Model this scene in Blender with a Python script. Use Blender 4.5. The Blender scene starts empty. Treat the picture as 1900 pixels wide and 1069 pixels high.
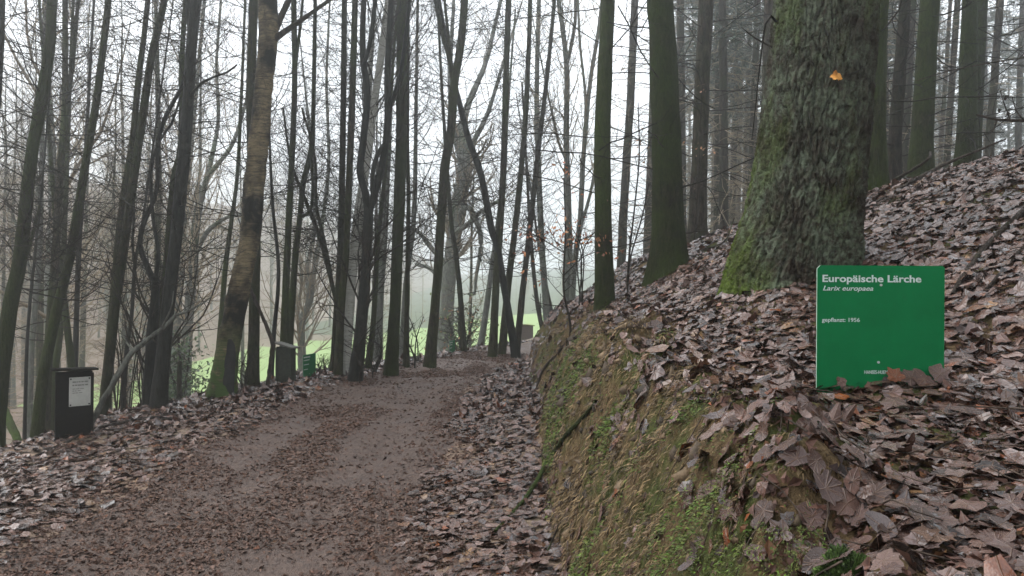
import bpy, math, random
import numpy as np
from mathutils import Vector, Matrix

# ------------------------------------------------------------------ camera, sky, sun, exposure
S = bpy.context.scene
COL = S.collection
CAMZ = 1.5
F = 1372.0                                   # focal length in pixels of the 1900 px wide photograph
cam = bpy.data.cameras.new('camera'); cam.lens = 26.0; cam.sensor_width = 36.0
cam.clip_start = 0.05; cam.clip_end = 1500
cam_o = bpy.data.objects.new('camera', cam); COL.objects.link(cam_o)
cam_o.location = (0, 0, CAMZ); cam_o.rotation_euler = (math.radians(90), 0, 0)
S.camera = cam_o

SUN_EL, SUN_AZ = math.radians(48), math.radians(-55)      # azimuth from +Y towards +X
W = bpy.data.worlds.new('World'); S.world = W; W.use_nodes = True
wn, wl = W.node_tree.nodes, W.node_tree.links
wn.clear()
sky = wn.new('ShaderNodeTexSky'); sky.sky_type = 'NISHITA'; sky.sun_disc = False
sky.sun_elevation = SUN_EL; sky.sun_rotation = SUN_AZ
sky.dust_density = 4.0; sky.air_density = 1.5
hs = wn.new('ShaderNodeHueSaturation'); hs.inputs['Saturation'].default_value = 0.25
mx = wn.new('ShaderNodeMix'); mx.data_type = 'RGBA'; mx.inputs[0].default_value = 0.82
mx.inputs[7].default_value = (13.0, 13.7, 14.6, 1)           # even overcast layer
bg = wn.new('ShaderNodeBackground'); bg.inputs['Strength'].default_value = 0.11
wo = wn.new('ShaderNodeOutputWorld')
wl.new(sky.outputs[0], hs.inputs['Color']); wl.new(hs.outputs[0], mx.inputs[6])
wl.new(mx.outputs[2], bg.inputs['Color']); wl.new(bg.outputs[0], wo.inputs['Surface'])
sun = bpy.data.lights.new('sun', 'SUN'); sun.energy = 0.8; sun.angle = math.radians(40)
sun.color = (1.0, 0.97, 0.93)
sun_o = bpy.data.objects.new('sun', sun); COL.objects.link(sun_o)
sd = Vector((math.sin(SUN_AZ) * math.cos(SUN_EL), math.cos(SUN_AZ) * math.cos(SUN_EL), math.sin(SUN_EL)))
sun_o.rotation_euler = sd.to_track_quat('Z', 'Y').to_euler()
S.view_settings.view_transform = 'Standard'; S.view_settings.look = 'None'
S.view_settings.exposure = 1.12; S.view_settings.gamma = 1.0
S.view_settings.use_curve_mapping = False
S.render.engine = 'CYCLES'
S.cycles.use_denoising = True
S.cycles.max_bounces = 5; S.cycles.diffuse_bounces = 3; S.cycles.glossy_bounces = 2
S.cycles.volume_bounces = 1; S.cycles.transparent_max_bounces = 8
HAZE_DENSITY = 0.0076

# ------------------------------------------------------------------ small helpers
rng = np.random.default_rng(7)
def sstep(a, b, x):
    t = np.clip((x - a) / (b - a), 0, 1); return t * t * (3 - 2 * t)
def P(px, py, d):
    return np.array([(px - 950.0) / F * d, d, CAMZ + (534.5 - py) / F * d])
_vt = np.random.default_rng(99).random((256, 256))
def vnoise(x, y):
    x = np.asarray(x, float); y = np.asarray(y, float)
    xi = np.floor(x).astype(int); yi = np.floor(y).astype(int); fx = x - xi; fy = y - yi
    fx = fx * fx * (3 - 2 * fx); fy = fy * fy * (3 - 2 * fy)
    a = _vt[xi & 255, yi & 255]; b = _vt[(xi + 1) & 255, yi & 255]
    c = _vt[xi & 255, (yi + 1) & 255]; d = _vt[(xi + 1) & 255, (yi + 1) & 255]
    return (a * (1 - fx) + b * fx) * (1 - fy) + (c * (1 - fx) + d * fx) * fy - 0.5
def fbm(x, y, o=4):
    s = 0; a = 1.0
    for k in range(o):
        s = s + a * vnoise(x * 2 ** k + 17.3 * k, y * 2 ** k + 5.1 * k); a *= 0.5
    return s

def mesh_np(name, v, faces, mat=None, smooth=True, cols=None, mats=None, midx=None, luv=None):
    """faces: one (n,k) int array or a list of such arrays"""
    if not isinstance(faces, (list, tuple)): faces = [faces]
    faces = [np.asarray(f, np.int32) for f in faces if len(f)]
    me = bpy.data.meshes.new(name)
    v = np.ascontiguousarray(v, np.float32)
    me.vertices.add(len(v)); me.vertices.foreach_set('co', v.ravel())
    li = np.concatenate([f.ravel() for f in faces]) if faces else np.zeros(0, np.int32)
    tot = np.concatenate([np.full(len(f), f.shape[1], np.int32) for f in faces])
    st = np.concatenate([[0], np.cumsum(tot)[:-1]]).astype(np.int32)
    me.loops.add(len(li)); me.loops.foreach_set('vertex_index', li)
    me.polygons.add(len(tot)); me.polygons.foreach_set('loop_start', st)
    me.polygons.foreach_set('loop_total', tot)
    me.polygons.foreach_set('use_smooth', np.full(len(tot), bool(smooth)))
    for m in (mats or ([mat] if mat else [])): me.materials.append(m)
    if midx is not None: me.polygons.foreach_set('material_index', np.asarray(midx, np.int32))
    if cols is not None:
        a = me.attributes.new('tint', 'FLOAT_COLOR', 'POINT')
        c = np.ones((len(v), 4), np.float32); c[:, :3] = cols
        a.data.foreach_set('color', c.ravel())
    if luv is not None:
        a = me.attributes.new('luv', 'FLOAT_VECTOR', 'POINT'); a.data.foreach_set('vector', np.ascontiguousarray(luv, np.float32).ravel())
    me.update(calc_edges=True); me.validate()
    return me
def ob(name, me, parent=None, loc=(0, 0, 0), rot=None, scale=None):
    o = bpy.data.objects.new(name, me); COL.objects.link(o)
    o.location = loc
    if rot is not None: o.rotation_euler = rot
    if scale is not None: o.scale = scale
    if parent is not None: o.parent = parent
    return o
def tag(o, label=None, cat=None, group=None, kind=None):
    if label: o['label'] = label
    if cat: o['category'] = cat
    if group: o['group'] = group
    if kind: o['kind'] = kind
    return o
def thing(name, label, cat, loc=(0, 0, 0), group=None):
    o = ob(name, None, loc=tuple(loc)); o.empty_display_size = 0.1
    return tag(o, label, cat, group)

def tubes(PP, RR, sides=3):
    """PP (N,K,3), RR (N,K) -> verts, quads"""
    N, K, _ = PP.shape
    T = np.gradient(PP, axis=1); T /= np.linalg.norm(T, axis=2, keepdims=True) + 1e-9
    m = T.mean(1); ref = np.where(np.abs(m[:, 2:3]) > 0.8, [[1., 0, 0]], [[0, 0, 1.]])[:, None, :]
    A = np.cross(T, np.broadcast_to(ref, T.shape)); A /= np.linalg.norm(A, axis=2, keepdims=True) + 1e-9
    B = np.cross(T, A)
    th = np.arange(sides) * 2 * np.pi / sides
    V = PP[:, :, None, :] + RR[:, :, None, None] * (A[:, :, None, :] * np.cos(th)[None, None, :, None] + B[:, :, None, :] * np.sin(th)[None, None, :, None])
    idx = np.arange(N * K * sides).reshape(N, K, sides)
    a = idx[:, :-1, :]; b = np.roll(a, -1, axis=2); c = idx[:, 1:, :]; d = np.roll(c, -1, axis=2)
    Q = np.stack([a, b, d, c], -1).reshape(-1, 4)
    return V.reshape(-1, 3), Q
class MB:
    def __init__(s): s.v = []; s.f = {}; s.n = 0; s.c = []
    def add(s, v, f, c=None):
        f = np.asarray(f); v = np.asarray(v, float)
        s.v.append(v); s.f.setdefault(f.shape[1], []).append(f + s.n); s.n += len(v)
        if c is not None: s.c.append(np.broadcast_to(np.asarray(c, float), (len(v), 3)))
    def tube(s, pts, r, sides=6, c=None):
        pts = np.asarray(pts, float)[None]; r = np.broadcast_to(np.asarray(r, float), pts.shape[1])[None]
        v, q = tubes(pts, r, sides); s.add(v, q, c)
        for ring in (np.arange(sides)[::-1], np.arange(len(v) - sides, len(v))):
            s.f.setdefault(sides, []).append((ring + s.n - len(v))[None])
    def box(s, lo, hi, M=None, c=None):
        (x0, y0, z0), (x1, y1, z1) = lo, hi
        v = np.array([[x, y, z] for z in (z0, z1) for y in (y0, y1) for x in (x0, x1)], float)
        if M is not None: v = v @ np.array(M.to_3x3()).T + np.array(M.translation)
        s.add(v, [[0, 2, 3, 1], [4, 5, 7, 6], [0, 1, 5, 4], [2, 6, 7, 3], [0, 4, 6, 2], [1, 3, 7, 5]], c)
    def mesh(s, name, mat, smooth=True):
        return mesh_np(name, np.concatenate(s.v), [np.concatenate(f) for f in s.f.values()], mat, smooth,
                       np.concatenate(s.c) if s.c else None)
def bevel_box(name, lo, hi, mat, parent, bev=0.004, M=None):
    b = MB(); b.box(lo, hi, M); o = ob(name, b.mesh(name, mat, False), parent)
    if bev:
        m = o.modifiers.new('bevel', 'BEVEL'); m.width = bev; m.segments = 2
    return o
def grow(r, PP, RR, n, t0, t1, L, ang, up, K, wig=0.15, rf=0.55, tip=0.25, rmin=0.0016, taper=0.5):
    N, Kp, _ = PP.shape
    t = t0 + (t1 - t0) * (np.arange(n)[None] + r.random((N, n))) / n
    q = t * (Kp - 1); i = np.minimum(q.astype(int), Kp - 2); f = (q - i)[..., None]
    ar = np.arange(N)[:, None]
    b = PP[ar, i] * (1 - f) + PP[ar, i + 1] * f
    tan = PP[ar, i + 1] - PP[ar, i]; tan = tan / (np.linalg.norm(tan, axis=2, keepdims=True) + 1e-9)
    r0 = RR[ar, i] * (1 - f[..., 0]) + RR[ar, i + 1] * f[..., 0]
    pv = np.cross(r.normal(size=tan.shape), tan); pv /= np.linalg.norm(pv, axis=2, keepdims=True) + 1e-9
    a = np.radians(r.uniform(ang[0], ang[1], (N, n)))[..., None]
    d = tan * np.cos(a) + pv * np.sin(a)
    ln = np.broadcast_to(np.asarray(L, float).reshape(-1, 1), (N, 1)) * (1 - taper * (t - t0) / (t1 - t0 + 1e-9)) * r.uniform(0.55, 1.25, (N, n))
    M = N * n
    b = b.reshape(M, 3); d = d.reshape(M, 3); ln = ln.reshape(M); r0 = r0.reshape(M)
    out = np.zeros((M, K, 3)); out[:, 0] = b
    for k in range(1, K):
        d = d + np.array([0, 0, up]) * (k / K) + wig * r.normal(size=d.shape)
        d /= np.linalg.norm(d, axis=1, keepdims=True)
        out[:, k] = out[:, k - 1] + d * (ln / (K - 1))[:, None]
    s = np.linspace(1, tip, K)[None]
    rr = np.maximum((r0 * rf)[:, None] * s, rmin)
    return out, rr

# ------------------------------------------------------------------ materials
def mat(name):
    m = bpy.data.materials.new(name); m.use_nodes = True
    nt = m.node_tree; nt.nodes.clear()
    o = nt.nodes.new('ShaderNodeOutputMaterial'); p = nt.nodes.new('ShaderNodeBsdfPrincipled')
    nt.links.new(p.outputs[0], o.inputs['Surface'])
    return m, nt, p
def node(nt, t, **kw):
    n = nt.nodes.new('ShaderNode' + t)
    for k, v in kw.items():
        if k in n.inputs: n.inputs[k].default_value = v
        else: setattr(n, k, v)
    return n
def ramp(nt, src, stops):
    r = node(nt, 'ValToRGB'); e = r.color_ramp.elements
    while len(e) < len(stops): e.new(0.5)
    for k, (p, c) in enumerate(stops):
        e[k].position = p; e[k].color = (c, c, c, 1) if isinstance(c, (int, float)) else (*c, 1)
    nt.links.new(src, r.inputs[0]); return r.outputs[0]
def mixc(nt, fac, a, b, blend='MIX'):
    m = node(nt, 'Mix', data_type='RGBA', blend_type=blend)
    for sock, v in ((0, fac), (6, a), (7, b)):
        if isinstance(v, bpy.types.NodeSocket): nt.links.new(v, m.inputs[sock])
        else: m.inputs[sock].default_value = v if isinstance(v, (int, float)) else (*v, 1)
    return m.outputs[2]
def coords(nt, scale=(1, 1, 1), kind='Object'):
    tc = node(nt, 'TexCoord'); mp = node(nt, 'Mapping'); mp.inputs['Scale'].default_value = scale
    nt.links.new(tc.outputs[kind], mp.inputs[0]); return mp.outputs[0]
def noise(nt, vec, scale, detail=5, rough=0.6, dist=0.0):
    n = node(nt, 'TexNoise', Scale=scale, Detail=detail, Roughness=rough, Distortion=dist)
    nt.links.new(vec, n.inputs['Vector']); return n.outputs[0]
def bump(nt, p, h, strength=0.5, dist=0.01):
    b = node(nt, 'Bump', Strength=strength, Distance=dist); nt.links.new(h, b.inputs['Height'])
    nt.links.new(b.outputs[0], p.inputs['Normal'])

def bark_mat(name, dark, light, moss, moss_lo, moss_hi, vs=(6, 6, 1.5), rough=0.75, bstr=0.6, hvar=0.25):
    m, nt, p = mat(name)
    v = coords(nt, vs); v1 = coords(nt)
    n1 = noise(nt, v, 4.0, 7, 0.72); n2 = noise(nt, v1, 1.6, 6, 0.68); n3 = noise(nt, v, 14.0, 3)
    c = mixc(nt, ramp(nt, n1, [(0.38, 0), (0.62, 1)]), dark, light)
    n4 = noise(nt, v1, 5.5, 5, 0.7); c = mixc(nt, ramp(nt, n4, [(0.60, 0), (0.68, 0.55)]), c, tuple(x * 2.0 for x in light))
    oi = node(nt, 'ObjectInfo'); 
    ms = ramp(nt, n2, [(moss_lo, 0), (moss_hi, 1)])
    c = mixc(nt, ms, c, mixc(nt, n3, tuple(x * 0.3 for x in moss), tuple(x * 1.7 for x in moss)))
    h = node(nt, 'HueSaturation'); nt.links.new(c, h.inputs['Color'])
    mr = node(nt, 'MapRange'); mr.inputs[3].default_value = 1 - hvar; mr.inputs[4].default_value = 1 + hvar
    nt.links.new(oi.outputs['Random'], mr.inputs[0]); nt.links.new(mr.outputs[0], h.inputs['Value'])
    nt.links.new(h.outputs[0], p.inputs['Base Color'])
    p.inputs['Roughness'].default_value = rough; p.inputs['Specular IOR Level'].default_value = 0.07
    bump(nt, p, n1, min(1.0, bstr * 1.6), 0.09)
    return m
M_LARCH = bark_mat('larch_bark', (0.007, 0.006, 0.004), (0.065, 0.052, 0.032), (0.032, 0.044, 0.009), 0.40, 0.62)
M_MOSSY = bark_mat('mossy_bark', (0.006, 0.005, 0.003), (0.046, 0.040, 0.022), (0.032, 0.048, 0.008), 0.30, 0.60)
M_DARK = bark_mat('dark_wet_bark', (0.005, 0.005, 0.004), (0.024, 0.024, 0.019), (0.014, 0.020, 0.007), 0.55, 0.8, rough=0.5, bstr=0.35)
M_BEECH = bark_mat('grey_beech_bark', (0.075, 0.078, 0.068), (0.16, 0.165, 0.14), (0.07, 0.11, 0.045), 0.5, 0.75, vs=(5, 5, 2), bstr=0.3)
M_SPRUCE = bark_mat('spruce_bark', (0.012, 0.009, 0.007), (0.068, 0.053, 0.038), (0.030, 0.042, 0.012), 0.45, 0.72)
M_TWIG = bark_mat('twig_bark', (0.012, 0.010, 0.008), (0.035, 0.028, 0.020), (0.024, 0.034, 0.012), 0.55, 0.8, bstr=0.0)
M_FARTWIG = bark_mat('mist_paled_twig_bark', (0.17, 0.140, 0.095), (0.29, 0.235, 0.160), (0.14, 0.15, 0.08), 0.6, 0.8, bstr=0.0)  # beige twigs; extra paleness in the colour stands in for distance mist

def birch_mat(name, base, dark, peel, dk0, dk1, moss_h=0.0):
    m, nt, p = mat(name)
    v = coords(nt, (3, 3, 26)); v1 = coords(nt)
    n1 = noise(nt, v, 2.2, 5, 0.65, 0.6); n2 = noise(nt, v1, 2.1, 4, 0.6); n3 = noise(nt, v, 7, 4, 0.7)
    c = mixc(nt, ramp(nt, n1, [(0.32, 0), (0.62, 1)]), base, peel)
    c = mixc(nt, ramp(nt, n3, [(0.56, 0), (0.66, 1)]), c, dark)
    c = mixc(nt, ramp(nt, n2, [(dk0, 0), (dk1, 1)]), c, tuple(x * 0.6 for x in dark))
    if moss_h:
        sx = node(nt, 'SeparateXYZ'); nt.links.new(v1, sx.inputs[0])
        mr = node(nt, 'MapRange'); mr.inputs[1].default_value = moss_h; mr.inputs[2].default_value = moss_h * 0.35
        nt.links.new(sx.outputs[2], mr.inputs[0])
        mm = node(nt, 'Math', operation='MULTIPLY'); nt.links.new(mr.outputs[0], mm.inputs[0])
        nt.links.new(ramp(nt, noise(nt, v1, 7, 4), [(0.38, 0), (0.52, 1)]), mm.inputs[1])
        c = mixc(nt, mm.outputs[0], c, (0.05, 0.085, 0.02))
    nt.links.new(c, p.inputs['Base Color']); p.inputs['Roughness'].default_value = 0.65; p.inputs['Specular IOR Level'].default_value = 0.12
    bump(nt, p, n1, 0.8, 0.02)
    return m
M_BIRCH = birch_mat('peeling_birch_bark', (0.045, 0.036, 0.021), (0.010, 0.009, 0.006), (0.24, 0.185, 0.105), 0.40, 0.58, 1.1)
M_BIRCH2 = birch_mat('pale_birch_bark', (0.30, 0.30, 0.26), (0.07, 0.065, 0.055), (0.46, 0.45, 0.40), 0.66, 0.78)

def big_larch_mat():
    m, nt, p = mat('furrowed_larch_bark')
    v = coords(nt, (16, 16, 5)); v1 = coords(nt)
    n1 = noise(nt, v, 2.5, 6, 0.7); n2 = noise(nt, v1, 3.2, 5, 0.65); n3 = noise(nt, v1, 26, 4, 0.7); n4 = noise(nt, v1, 60, 3)
    c = mixc(nt, ramp(nt, n1, [(0.3, 0), (0.7, 1)]), (0.012, 0.009, 0.006), (0.065, 0.050, 0.036))
    li = node(nt, 'Math', operation='MULTIPLY')
    nt.links.new(ramp(nt, n2, [(0.38, 0), (0.58, 1)]), li.inputs[0]); nt.links.new(ramp(nt, n3, [(0.35, 0), (0.6, 1)]), li.inputs[1])
    c = mixc(nt, li.outputs[0], c, (0.135, 0.160, 0.108))
    at = node(nt, 'Attribute', attribute_name='tint')
    sp = node(nt, 'SeparateColor'); nt.links.new(at.outputs['Color'], sp.inputs[0])
    mm = node(nt, 'Math', operation='MULTIPLY'); nt.links.new(sp.outputs[0], mm.inputs[0])
    nt.links.new(ramp(nt, n3, [(0.28, 0), (0.52, 1)]), mm.inputs[1])
    c = mixc(nt, mm.outputs[0], c, mixc(nt, n4, (0.040, 0.062, 0.010), (0.115, 0.155, 0.026)))
    nt.links.new(c, p.inputs['Base Color']); p.inputs['Roughness'].default_value = 0.8; p.inputs['Specular IOR Level'].default_value = 0.08
    ad = node(nt, 'Math', operation='ADD'); nt.links.new(n1, ad.inputs[0]); nt.links.new(n4, ad.inputs[1])
    bump(nt, p, ad.outputs[0], 1.0, 0.02)
    return m
M_BIG = big_larch_mat()

def leaf_mat(name, rough0=0.22, rough1=0.55, veins=False, spec=0.5):
    m, nt, p = mat(name)
    at = node(nt, 'Attribute', attribute_name='tint')
    n = noise(nt, coords(nt, (1, 1, 1)), 38, 4, 0.65); n2 = noise(nt, coords(nt), 9, 3); n3 = noise(nt, coords(nt), 130, 3, .7)
    c = mixc(nt, 0.8, at.outputs['Color'], ramp(nt, n, [(0.25, 0.40), (0.75, 1.55)]), 'MULTIPLY')
    c = mixc(nt, 0.5, c, ramp(nt, n3, [(0.3, 0.5), (0.7, 1.4)]), 'MULTIPLY')
    h = n
    if veins:
        lv = node(nt, 'Attribute', attribute_name='luv'); sx = node(nt, 'SeparateXYZ'); nt.links.new(lv.outputs['Vector'], sx.inputs[0])
        ab = node(nt, 'Math', operation='ABSOLUTE'); nt.links.new(sx.outputs[0], ab.inputs[0]); best = None
        for dx, dy in ((0, 1), (.73, .68), (.99, -.14), (.5, .87)):
            m1 = node(nt, 'Math', operation='MULTIPLY'); nt.links.new(ab.outputs[0], m1.inputs[0]); m1.inputs[1].default_value = dy
            m2 = node(nt, 'Math', operation='MULTIPLY_ADD'); nt.links.new(sx.outputs[1], m2.inputs[0]); m2.inputs[1].default_value = -dx; nt.links.new(m1.outputs[0], m2.inputs[2])
            m3 = node(nt, 'Math', operation='ABSOLUTE'); nt.links.new(m2.outputs[0], m3.inputs[0])
            if best is None: best = m3.outputs[0]
            else:
                mn = node(nt, 'Math', operation='MINIMUM'); nt.links.new(best, mn.inputs[0]); nt.links.new(m3.outputs[0], mn.inputs[1]); best = mn.outputs[0]
        vn = ramp(nt, best, [(0.004, 1), (0.022, 0)])
        c = mixc(nt, vn, c, mixc(nt, .6, c, (.16, .10, .07)))
        ad = node(nt, 'Math', operation='MULTIPLY_ADD'); nt.links.new(vn, ad.inputs[0]); ad.inputs[1].default_value = .7; nt.links.new(n, ad.inputs[2]); h = ad.outputs[0]
    nt.links.new(c, p.inputs['Base Color'])
    nt.links.new(ramp(nt, n2, [(0.3, rough0), (0.7, rough1)]), p.inputs['Roughness'])
    p.inputs['Specular IOR Level'].default_value = spec
    bump(nt, p, h, 0.55, 0.006)
    return m
M_LEAF = leaf_mat('wet_fallen_leaf', .08, .30, True, .5)
M_DRYLEAF = leaf_mat('clinging_leaf', 0.45, 0.7)
M_GREEN = leaf_mat('green_leaf', 0.3, 0.5)
M_MOSS = leaf_mat('moss_strands', 0.8, 0.95)
M_FIBRE = leaf_mat('root_fibre', 0.75, 0.95)

def ground_mats():
    # trodden path
    m, nt, p = mat('trodden_mud')
    v = coords(nt); vs = coords(nt, (1.0, 0.55, 1))
    n1 = noise(nt, v, 2.2, 6, 0.65); n2 = noise(nt, vs, 30, 5, 0.7); n3 = noise(nt, v, 120, 3, 0.6)
    c = mixc(nt, ramp(nt, n1, [(0.3, 0), (0.7, 1)]), (0.098, 0.058, 0.041), (0.195, 0.128, 0.097))
    c = mixc(nt, ramp(nt, n2, [(0.45, 0), (0.7, 1)]), c, (0.060, 0.036, 0.027))
    c = mixc(nt, ramp(nt, n3, [(0.60, 0), (0.72, .8)]), c, (0.20, 0.145, 0.11))
    nt.links.new(c, p.inputs['Base Color'])
    nt.links.new(ramp(nt, n1, [(0.35, 0.45), (0.65, 0.8)]), p.inputs['Roughness'])
    ad = node(nt, 'Math', operation='ADD'); nt.links.new(n2, ad.inputs[0]); nt.links.new(n3, ad.inputs[1])
    bump(nt, p, ad.outputs[0], 1.0, 0.035)
    path = m
    # woodland floor under the leaves
    m, nt, p = mat('leafy_soil')
    v = coords(nt)
    n1 = noise(nt, v, 0.35, 5, 0.6); n2 = noise(nt, v, 11, 5, 0.75); n3 = noise(nt, v, 45, 3, 0.7)
    c = mixc(nt, ramp(nt, n2, [(0.35, 0), (0.65, 1)]), (0.085, 0.052, 0.034), (0.27, 0.180, 0.115))
    c = mixc(nt, ramp(nt, n3, [(0.5, 0), (0.75, 1)]), c, (0.16, 0.11, 0.085))
    c = mixc(nt, ramp(nt, n1, [(0.55, 0), (0.75, 0.7)]), c, (0.10, 0.115, 0.045))
    nt.links.new(c, p.inputs['Base Color']); p.inputs['Roughness'].default_value = 0.8
    bump(nt, p, n2, 0.8, 0.05)
    floor = m
    # cut bank: bare soil, root fibre, moss in patches
    m, nt, p = mat('bank_soil')
    v = coords(nt); vf = coords(nt, (22, 22, 4)); n0 = noise(nt, v, 2.6, 5, 0.65, 0.4); n1 = noise(nt, vf, 3, 6, 0.7); n2 = noise(nt, v, 40, 4, 0.7)
    n3 = noise(nt, v, 7, 4, 0.6)
    c = mixc(nt, ramp(nt, n1, [(0.3, 0), (0.72, 1)]), (0.050, 0.032, 0.018), (0.25, 0.168, 0.085))
    c = mixc(nt, ramp(nt, n0, [(0.47, 0), (0.60, 0.85)]), c, mixc(nt, n2, (0.022, 0.034, 0.008), (0.10, 0.125, 0.030)))
    c = mixc(nt, ramp(nt, n3, [(0.60, 0), (0.72, 0.7)]), c, (0.028, 0.020, 0.014))
    nt.links.new(c, p.inputs['Base Color']); p.inputs['Roughness'].default_value = 0.85; p.inputs['Specular IOR Level'].default_value = 0.1
    ad = node(nt, 'Math', operation='ADD'); nt.links.new(n1, ad.inputs[0]); nt.links.new(n2, ad.inputs[1])
    bump(nt, p, ad.outputs[0], 1.0, 0.03)
    bank = m
    m, nt, p = mat('meadow_grass')
    v = coords(nt); n1 = noise(nt, v, 0.25, 5, 0.6); n2 = noise(nt, v, 6, 4, 0.7)
    c = mixc(nt, n1, (0.21, 0.31, 0.085), (0.28, 0.38, 0.13))
    c = mixc(nt, ramp(nt, n2, [(0.3, 0), (0.7, 1)]), c, (0.23, 0.33, 0.09))
    nt.links.new(c, p.inputs['Base Color']); p.inputs['Roughness'].default_value = 0.8
    bump(nt, p, n2, 0.5, 0.05)
    return path, floor, bank, m
M_PATH, M_FLOOR, M_BANK, M_MEADOW = ground_mats()
def plain(name, col, rough=0.5, nscale=20, var=0.25, bstr=0.1, spec=0.5):
    m, nt, p = mat(name); v = coords(nt); n = noise(nt, v, nscale, 5, 0.65)
    c = mixc(nt, ramp(nt, n, [(0.3, 0), (0.7, 1)]), tuple(x * (1 - var) for x in col), tuple(x * (1 + var) for x in col))
    nt.links.new(c, p.inputs['Base Color']); p.inputs['Roughness'].default_value = rough
    p.inputs['Specular IOR Level'].default_value = spec
    bump(nt, p, n, bstr, 0.004); return m

# ------------------------------------------------------------------ terrain
_YC = np.array([-40, 11, 13, 15, 17, 20, 24, 30, 40, 80, 300.])
_XC = np.array([-1.7, -1.7, -1.4, -0.75, 0.2, 1.6, 3.2, 4.6, 6.5, 12, 40.])
def xc(y): return np.interp(y, _YC, _XC)                       # middle of the path
def xfoot(y): return np.maximum(0.12 + 0.02 * np.clip(y, 0, 14), xc(y) + 1.35) + 0.16 * fbm(np.asarray(y) * 0.8 + 2.7, 7.7 + 0 * np.asarray(y), 3) * sstep(0, 3, y)
def xshould(y): return np.interp(y, [-40, 9, 10.8, 14.1, 17, 20, 24, 30, 300], [-4.65, -4.6, -4.2, -3.2, -1.6, -0.15, 1.35, 2.7, 38])
def xedge(y): return xfoot(y) + 0.38 + 0.030 * np.clip(y, 0, 12) + 0.22 * fbm(np.asarray(y) * 0.9 + 8.1, 0.3 + 0 * np.asarray(y), 3)
def bankshape(x, y):
    """height of the bank and hillside above the path, x right of the foot"""
    xf = xfoot(y); xe = xedge(y)
    ze = 0.90 + 0.17 * sstep(0.8, 4.5, y) + 0.10 * fbm(y * 0.9 + 3.3, 0.0 * y + 1.2, 2) - 0.25 * sstep(14, 24, y)
    t = np.clip((x - xf) / (xe - xf), 0, 1)
    face = ze * (1 - (1 - t) ** 1.75)
    u = np.maximum(x - xe, 0)
    s = np.clip(0.10 + 0.085 * (y - 2.5), 0.06, 0.72)
    f = s * np.minimum(u, 1.2) + (0.50 - 0.010 * np.clip(y - 6, 0, 12)) * np.maximum(u - 1.2, 0)
    cap = 1.72 - 0.045 * np.clip(y - 10, 0, 14) + 0.35 * sstep(6, 3, y)
    k = 0.35
    f = -k * np.log(np.exp(-np.minimum(f, 12) / k) + np.exp(-cap / k)) + k * np.log(1 + np.exp(-cap / k)) + 0.03 * np.maximum(u - 4, 0)
    return face + f
def H(x, y):
    x = np.asarray(x, float); y = np.asarray(y, float)
    xs = xshould(y); v = np.maximum(xs - x, 0)
    fl = -4.2 + 0.042 * np.clip(y - 38, 0, 500) + 0.085 * np.clip(x + 8, 0, 30) * sstep(20, 45, y)
    fl = fl + 0.10 * np.clip(-x - 30, 0, 200) * sstep(30, 70, y) * 0.6
    fl = fl + np.minimum(0.46 * np.clip(-x - 23, 0, 60), 16) * sstep(46, 95, y)
    z = fl * (1 - np.exp(-np.maximum(v - 0.15, 0) / 8.0)) * sstep(0.0, 0.8, v)
    z = z - 0.06 * sstep(0.9, 0, v) * sstep(-1.0, 0, xs - x)
    far = sstep(40, 55, y); z = z * (1 - far) + np.where(x < xfoot(y), fl, z) * far
    z = z + 0.05 * np.exp(-((x - xc(y) + 1.5) / 0.5) ** 2) * sstep(30, 20, y)
    lf = sstep(xc(y) + 0.9, xfoot(y) + 0.05, x); z = z + 0.10 * lf * sstep(40, 20, y)
    b = bankshape(x, y) * sstep(60, 40, y)
    z = np.where(x > xfoot(y), z + b, z)
    onp = sstep(1.25, 0.7, np.abs(x - xc(y)))
    amp = 0.055 * (1 - 0.65 * onp)
    z = z + amp * fbm(x * 1.3, y * 1.3, 4) + 0.034 * onp * fbm(x * 5, y * 3.5, 4)
    z = z - 0.025 * onp * np.exp(-((np.abs(x - xc(y)) - .45) / .2) ** 2)
    z = z + 0.3 * vnoise(x * 0.12, y * 0.12) * sstep(2, 10, v)
    z = z + 0.03 * np.exp(-((x - 1.25) / 0.45) ** 2 - ((y - 2.55) / 0.4) ** 2) + 0.10 * np.exp(-((x - 1.75) / 0.8) ** 2 - ((y - 4.5) / 0.75) ** 2)
    fx = sstep(xfoot(y) - 0.05, xfoot(y) + 0.1, x) * sstep(xedge(y) + 0.25, xedge(y), x)
    z = z + 0.23 * fx * fbm(x * 5, y * 4.5, 5)
    return z
def Hn(x, y, e=0.03):
    dx = (H(x + e, y) - H(x - e, y)) / (2 * e); dy = (H(x, y + e) - H(x, y - e)) / (2 * e)
    n = np.stack([-dx, -dy, np.ones_like(dx)], -1); return n / np.linalg.norm(n, axis=-1, keepdims=True)

def geo(a, b, s0, g):
    o = [a]; s = s0
    while o[-1] < b: o.append(o[-1] + s); s *= g
    return np.array(o)
sl = -geo(4.8, 170, 0.1, 1.07)[::-1]
ss = np.concatenate([sl[:-1], np.arange(-4.8, 0, 0.05), np.arange(0, 0.9, 0.02), np.arange(0.9, 5.2, 0.05), geo(5.2, 170, 0.08, 1.07)])
yy = np.concatenate([-geo(0.4, 60, 0.15, 1.15)[::-1], np.arange(-0.3, 0.8, 0.1), np.arange(0.8, 7.0, 0.028), geo(7.0, 300, 0.03, 1.018)])
SSg, YYg = np.meshgrid(ss, yy); XXg = SSg + xfoot(YYg)
ZZg = H(XXg, YYg)
nr, nc = SSg.shape
V = np.stack([XXg, YYg, ZZg], -1).reshape(-1, 3)
ii = np.arange(nr * nc).reshape(nr, nc)
Q = np.stack([ii[:-1, :-1], ii[:-1, 1:], ii[1:, 1:], ii[1:, :-1]], -1).reshape(-1, 4)
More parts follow.
